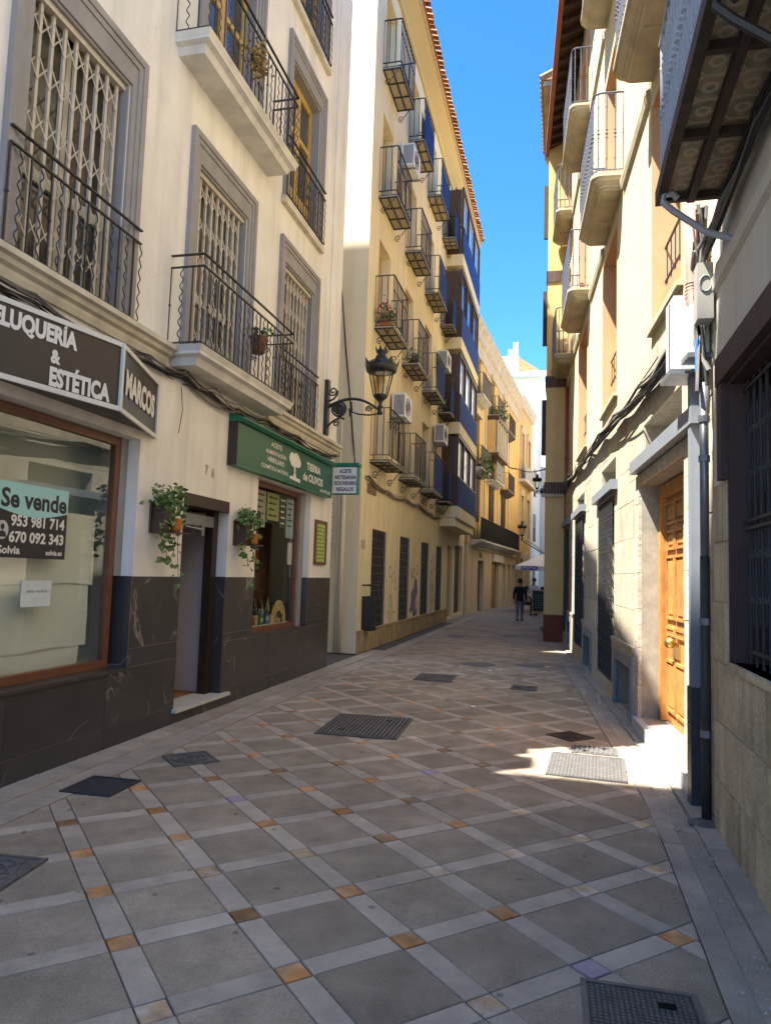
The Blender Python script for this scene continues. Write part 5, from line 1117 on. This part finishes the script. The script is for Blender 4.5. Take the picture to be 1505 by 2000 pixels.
# ================================================================== people, parasol and terrace far up the street
def skin_obj(name, verts, edges, rad, m, parent, sub=1):
    me = bpy.data.meshes.new(name); me.from_pydata(verts, edges, []); me.materials.append(m)
    o = bpy.data.objects.new(name, me); COL.objects.link(o); o.parent = parent
    sk = o.modifiers.new('Skin', 'SKIN'); sk.use_smooth_shade = True
    for i, r_ in enumerate(rad): me.skin_vertices[0].data[i].radius = (r_, r_) if not isinstance(r_, tuple) else r_
    me.skin_vertices[0].data[0].use_root = True; o.modifiers.new('Sub', 'SUBSURF').levels = sub; o.modifiers['Sub'].render_levels = sub
    return o
def person(label, loc, rz, h, top, leg, hair, sit=False, stride=.16):
    t = thing('person', label, 'person', loc, rz); k = h / 1.75
    if sit: kn, an = (.09, .42, .50), (.09, .44, .07); hipz = .52
    hz = .52 if sit else .92
    def P(x, y, z): return (x * k, y * k, z * k)
    V = [P(0, 0, hz), P(0, .01, hz + .22), P(0, .02, hz + .42), P(0, .0, hz + .53), P(0, .015, hz + .62), P(0, .03, hz + .76)]
    E = [(0, 1), (1, 2), (2, 3), (3, 4), (4, 5)]; rd = [(.15, .11), (.14, .10), (.17, .11), (.06, .06), (.085, .095), (.075, .085)]
    rd = [(a * k, b_ * k) for a, b_ in rd]
    for sx in (-1, 1):
        i = len(V)
        V += [P(sx * .19, .0, hz + .45), P(sx * .25, -.04 * sx, hz + .18), P(sx * .24, .10 + .04 * sx, hz - .05), P(sx * .235, .13 + .04 * sx, hz - .13)]
        E += [(2, i), (i, i + 1), (i + 1, i + 2), (i + 2, i + 3)]; rd += [(.06 * k, .06 * k), (.047 * k, .047 * k), (.036 * k, .036 * k), (.03 * k, .02 * k)]
        for q, (fx, fy, fz) in enumerate(((-.02, .03, -.2), (-.005, .035, -.215), (.01, .03, -.215), (.022, .02, -.205))):
            V.append(P(sx * (.235 + fx), .13 + .04 * sx + fy, hz + fz)); E.append((i + 3, len(V) - 1)); rd.append((.009 * k, .009 * k))
        V.append(P(sx * .20, .16 + .04 * sx, hz - .16)); E.append((i + 3, len(V) - 1)); rd.append((.010 * k, .010 * k))
        j = len(V); st = stride * sx
        L_ = [P(sx * .09, .0, hz - .08), P(sx * .10, .42, .50), P(sx * .10, .40, .08), P(sx * .10, .52, .03)] if sit else [P(sx * .09, 0, hz - .1), P(sx * .095, st * .6 + .03, .50), P(sx * .09, st - .03, .09), P(sx * .10, st + .10, .035)]
        V += L_; E += [(0, j), (j, j + 1), (j + 1, j + 2), (j + 2, j + 3)]; rd += [(.095 * k, .095 * k), (.065 * k, .065 * k), (.042 * k, .042 * k), (.04 * k, .03 * k)]
    bo = skin_obj('body', V, E, rd, SKIN, t)
    # clothing follows the same skeleton, a little wider
    def sub(idx, gr, nm, m):
        mp = {a: n_ for n_, a in enumerate(idx)}; ee = [(mp[a], mp[b_]) for a, b_ in E if a in mp and b_ in mp]
        return skin_obj(nm, [V[a] for a in idx], ee, [(rd[a][0] * gr, rd[a][1] * gr) for a in idx], m, t)
    per = 4 + 5 + 4
    V.append(P(0, .0, hz - .13)); E.append((0, len(V) - 1)); rd.append((.155 * k, .125 * k)); V.append(P(0, .0, hz + .50)); E.append((2, len(V) - 1)); rd.append((.11 * k, .085 * k)); sub([1, 0, 2, 6, 7, 8, 6 + per, 7 + per, 8 + per, len(V) - 2, len(V) - 1], 1.24, 'jacket', top); sub([0, 15, 16, 17, 15 + per, 16 + per, 17 + per], 1.2, 'trousers', leg)
    hd = MB(); c = P(0, .0, hz + .72)
    hd.lathe([(.0, .115 * k), (.05 * k, .11 * k), (.088 * k, .075 * k), (.10 * k, .02 * k), (.096 * k, -.03 * k), (.08 * k, -.07 * k), (.05 * k, -.09 * k)], 12, (c[0], c[1] - .012, c[2] + .03)); hd.build('hair', hair, t, True)
    f = MB(); f.lathe([(.0, -.02), (.014, 0), (0, .02)], 6, (0, .115 * k, (hz + .69) * k)); f.build('nose', SKIN, t)
    f = MB()
    for sx in (-1, 1): f.lathe([(.0, -.03), (.014, 0), (0, .03)], 6, (sx * .088 * k, .015, (hz + .69) * k))
    f.parts('ear', SKIN, t)
    for sx in (-1, 1):
        a = V[j + 2] if sx > 0 else V[j + 2 - per]; MB().prism([(a[0] - .045, a[1] - .07), (a[0] + .045, a[1] - .07), (a[0] + .05, a[1] + .12), (a[0], a[1] + .19), (a[0] - .05, a[1] + .12)], 'z', .0, .075).build('shoe', PRBLK, t)
    return t
BLK = mat('black_jacket', (.012, .012, .014), .85, .2, 6); GREYT = mat('grey_trousers', (.16, .16, .19), .9, .1, 6); HAIR = mat('dark_hair', (.02, .015, .012), .6, .2, 20); WSH = mat('white_shirt', (.6, .6, .6), .9, .1, 6); RSH = mat('red_shirt', (.35, .05, .04), .9, .1, 6)
person('person in a black jacket and grey trousers walking up the street', (-1.62, 29.6, -.004), 0, 1.66, BLK, GREYT, HAIR)
person('person in a white shirt standing beyond the walker', (-1.25, 34.5, -.004), R(150), 1.70, WSH, PRBLK, HAIR, False, .06)
person('person in red seated under the parasol', (-.95, 37.4, -.004), R(100), 1.65, RSH, GREYT, HAIR, True)
person('person in a pale top seated at the terrace table', (-1.75, 38.6, -.004), R(-80), 1.65, WSH, GREYT, mat('brown_hair', (.10, .05, .025), .6), True)
for k, (x, y, rz) in enumerate(((-.95, 37.4, 100), (-1.75, 38.6, -80))):
    t = thing('terrace_chair', ('dark chair under the person in red', 'dark chair under the person in the pale top')[k], 'chair', (x, y, -.004), R(rz)); MB().box(-.21, .21, -.2, .24, .40, .44).build('seat', BROWN, t); MB().box(-.21, .21, -.235, -.205, .42, .86).build('backrest', BROWN, t)
    for sx in (-.19, .19):
        for sy in (-.2, .2): MB().box(sx - .015, sx + .015, sy - .015, sy + .015, 0, .40).build('leg', BROWN, t)
t = thing('terrace_table', 'small dark table under the white parasol', 'table', (-1.3, 38.0, -.004)); MB().lathe([(.35, .70), (.35, .74)], 20).build('top', BROWN, t); MB().lathe([(.22, 0), (.22, .02), (.03, .04), (.03, .70)], 12).build('pedestal', IRON, t)
t = thing('chalkboard', 'dark menu chalkboard on a timber easel in front of the terrace', 'chalkboard', (-.92, 33.2, -.004)); MB().box(-.33, .33, -.02, .02, .25, 1.15).build('board', PRBLK, t); b = MB()
for x in (-.36, .33): b.box(x, x + .035, -.03, .03, 0, 1.2)
b.box(-.36, .365, -.031, .031, .2, .245); b.box(-.36, .365, -.031, .031, 1.155, 1.2); b.build('easel', YWOOD, t); b = MB()
for k in range(6): b.box(-.24, .1 + .04 * (k % 3), -.024, -.0215, .4 + k * .11, .425 + k * .11)
b.parts('chalk_line', mat('dim_chalk', (.2, .2, .19), .9), t)
um = thing('parasol', 'white square parasol with blue lettering at the far terrace', 'parasol', (-.75, 38.2, 0)); CAN = mat('white_canvas', (.80, .76, .70), .85, .04, 2); b = MB(); w = 1.5
b.v = [(-w, -w, 2.32), (w, -w, 2.32), (w, w, 2.32), (-w, w, 2.32), (0, 0, 3.05), (-w, -w, 2.12), (w, -w, 2.12), (w, w, 2.12), (-w, w, 2.12)]; b.f = [(0, 1, 4), (1, 2, 4), (2, 3, 4), (3, 0, 4), (0, 5, 6, 1), (1, 6, 7, 2), (2, 7, 8, 3), (3, 8, 5, 0)]; b.build('canopy', CAN, um); MB().lathe([(.03, 0), (.03, 3.1)], 8).build('pole', WHITEPL, um)
b = MB()
for (x, y) in ((-w, -w), (w, -w), (w, w), (-w, w)): b.bar((x, y, 2.3), (0, 0, 3.0), .025)
b.parts('rib', WHITEPL, um); PB_ = mat('print_blue', (.02, .07, .42), .6, .05, 4); MB().box(-1.22, -.42, -w - .006, -w - .002, 2.125, 2.31).build('lettering_panel', PB_, um); text(um, 'lettering', 'PEPSI', (-1.16, -w - .006, 2.155), (1, 0, 0), Vz, .125, .68, SIGNWH, .002, .02)
aw = thing('awning', 'pale sloping canvas awning over the far terrace', 'awning', (-2.6, 47.5, 0)); b = MB(); b.prism([(0, 4.5), (1.9, 3.1), (1.9, 3.14), (0, 4.56)], 'y', 0, 2.6); b.build('canvas', CAN, aw); b = MB()
for y in (0.05, 2.5): b.bar((0, y, 4.2), (1.88, y, 3.08), .04)
b.parts('arm', STEEL, aw)
street_lamp('black lantern on a scrolled bracket on the far ochre building', (-3.35, 44.2, 4.1), 1, 1.0, 1.0)
bundle('street_cable', 'thin cable strung across the street between the ochre building and the pillar', [(-3.3, 41.5, 8.35), (-1.9, 31, 6.35), (-.47, 21.5, 4.95)], 2, .02, .012, (CABLE,), random.Random(3), .12)

# small litter on the paving
for k, (x, y, lb) in enumerate(((-1.1, 9.6, 'scrap of white paper right of the large ribbed cover'), (-1.25, 13.4, 'scrap of white paper near the round covers'), (-3.0, 27.2, 'crumpled white paper by the kerb of the yellow building'))):
    t = thing('paper_scrap', lb, 'litter', (x, y, .003)); b = MB(); b.v = [(-.03, -.02, .002), (.03, -.025, .002), (.035, .02, .012), (0, .03, .004), (-.03, .02, .015), (0, 0, .022)]; b.f = [(0, 1, 5), (1, 2, 5), (2, 3, 5), (3, 4, 5), (4, 0, 5)]; b.build('paper', SIGNWH, t)

rg = random.Random(77)
for (lb, s_, z_, c_) in (('white towel drying on the top-row second balcony', 18.9, 13.55, (.6, .58, .55)), ('brown cloth drying on the third-row first balcony', 16.2, 10.40, (.28, .17, .12)), ('grey towel drying on the lowest second balcony', 19.2, 4.22, (.4, .4, .42))):
    t = thing('drying_cloth', lb, 'cloth', (XY + .30, s_, z_ + .08)); b = MB(); n = 8
    for k in range(n + 1): b.v += [(.02 * math.sin(k * 1.9), -.3 + .6 * k / n, 0 + rg.uniform(0, .04)), (.01 * math.sin(k * 1.3), -.3 + .6 * k / n, .92)]
    for k in range(n): b.f.append((2 * k, 2 * k + 2, 2 * k + 3, 2 * k + 1))
    b.build('cloth', mat('cloth_%.2f' % c_[0], c_, .9, .1, 6), t)
t = thing('bicycle', 'bicycle parked upright on an upper yellow-block balcony', 'bicycle', (XY + .22, 24.5, 13.56)); b = MB()
for y_ in (-.36, .36): b.tube([(0, y_ + .26 * math.cos(k * .4189), .28 + .26 * math.sin(k * .4189)) for k in range(16)], .018, 5)
b.parts('wheel', PRBLK, t); b = MB(); b.tube([(0, -.36, .28), (0, -.2, .7), (0, .22, .72), (0, .36, .28)], .018, 5); b.tube([(0, -.2, .68), (0, .0, .28), (0, .22, .72)], .018, 5); b.tube([(-.2, .24, .86), (0, .23, .84), (.2, .24, .86)], .014, 5); b.tube([(0, -.21, .66), (0, -.23, .82)], .014, 5); b.build('frame', IRON, t); MB().box(-.06, .06, -.34, -.12, .82, .86).build('saddle', PRBLK, t)

RX = thing('hidden_right_building', 'unseen pale plastered building added behind the corner pillar to bounce warm light', 'building', (0, 24.25, 0)); MB().box(.15, 8, 0, 34, 0, 14).build('wall', mat('pale_rear_plaster', (.62, .54, .40), .9, .06, 1), RX)  # unseen block added so its sunlit face bounces warmth across the street

# grit and dust along the wall bases
rg = random.Random(88); b = MB()
for _ in range(900):
    y = rg.uniform(3.2, 14); x = (-4.05 + abs(rg.gauss(0, .05))) if rg.random() < .6 else (.95 - abs(rg.gauss(0, .12)) - max(0, .0699 * (y - 5.9)))
    r_ = rg.uniform(.003, .010); z = .018; b.v += [(x - r_, y - r_, z - .004), (x + r_, y - r_ * .6, z - .004), (x + r_ * .3, y + r_, z - .004), (x, y, z + r_ * .8)]; i = len(b.v) - 4; b.f += [(i, i + 1, i + 3), (i + 1, i + 2, i + 3), (i + 2, i, i + 3)]
g_ = stuff(b.build('grit', mat('pale_grit', (.40, .37, .32), .95, .4, 30))); tag(g_, 'loose pale grit lying along the foot of both walls', 'grit')

# more goods in the gift shop window
rg = random.Random(99)
names = ('red', 'white', 'amber', 'green', 'blue', 'cream', 'orange', 'black'); cc = ((.4, .04, .03), (.65, .65, .62), (.5, .22, .03), (.05, .2, .06), (.05, .12, .35), (.6, .52, .36), (.55, .2, .05), (.03, .03, .03))
for k in range(8):
    y = 9.36 + k * .2; t = thing('gift_box', '%s gift box standing in front of the bottles in the shop window' % names[k], 'gift box', (XL - .235, y, .896), rg.uniform(-.3, .3)); h = rg.uniform(.09, .17)
    MB().box(-.018, .018, -.05, .05, 0, h).build('box', mat('gift_' + names[k], cc[k], .5, .1, 8), t); MB().box(.0185, .0195, -.035, .035, h * .3, h * .7).build('printed_panel', mat('cream_label', (.6, .55, .4), .7), t)
for k in range(6):
    y = 9.5 + k * .22; t = thing('oil_tin', '%s oil tin on the %s shelf behind the bottles' % (names[(k * 3 + 1) % 8], ('lower', 'upper')[k % 2]), 'tin', (XL - .68, y, (1.371, 1.791)[k % 2])); MB().box(-.05, .05, -.07, .07, 0, .24).build('can', mat('gift_' + names[(k * 3 + 1) % 8], (0, 0, 0)), t); MB().lathe([(.02, .24), (.02, .27)], 8).build('cap', BROWN, t)
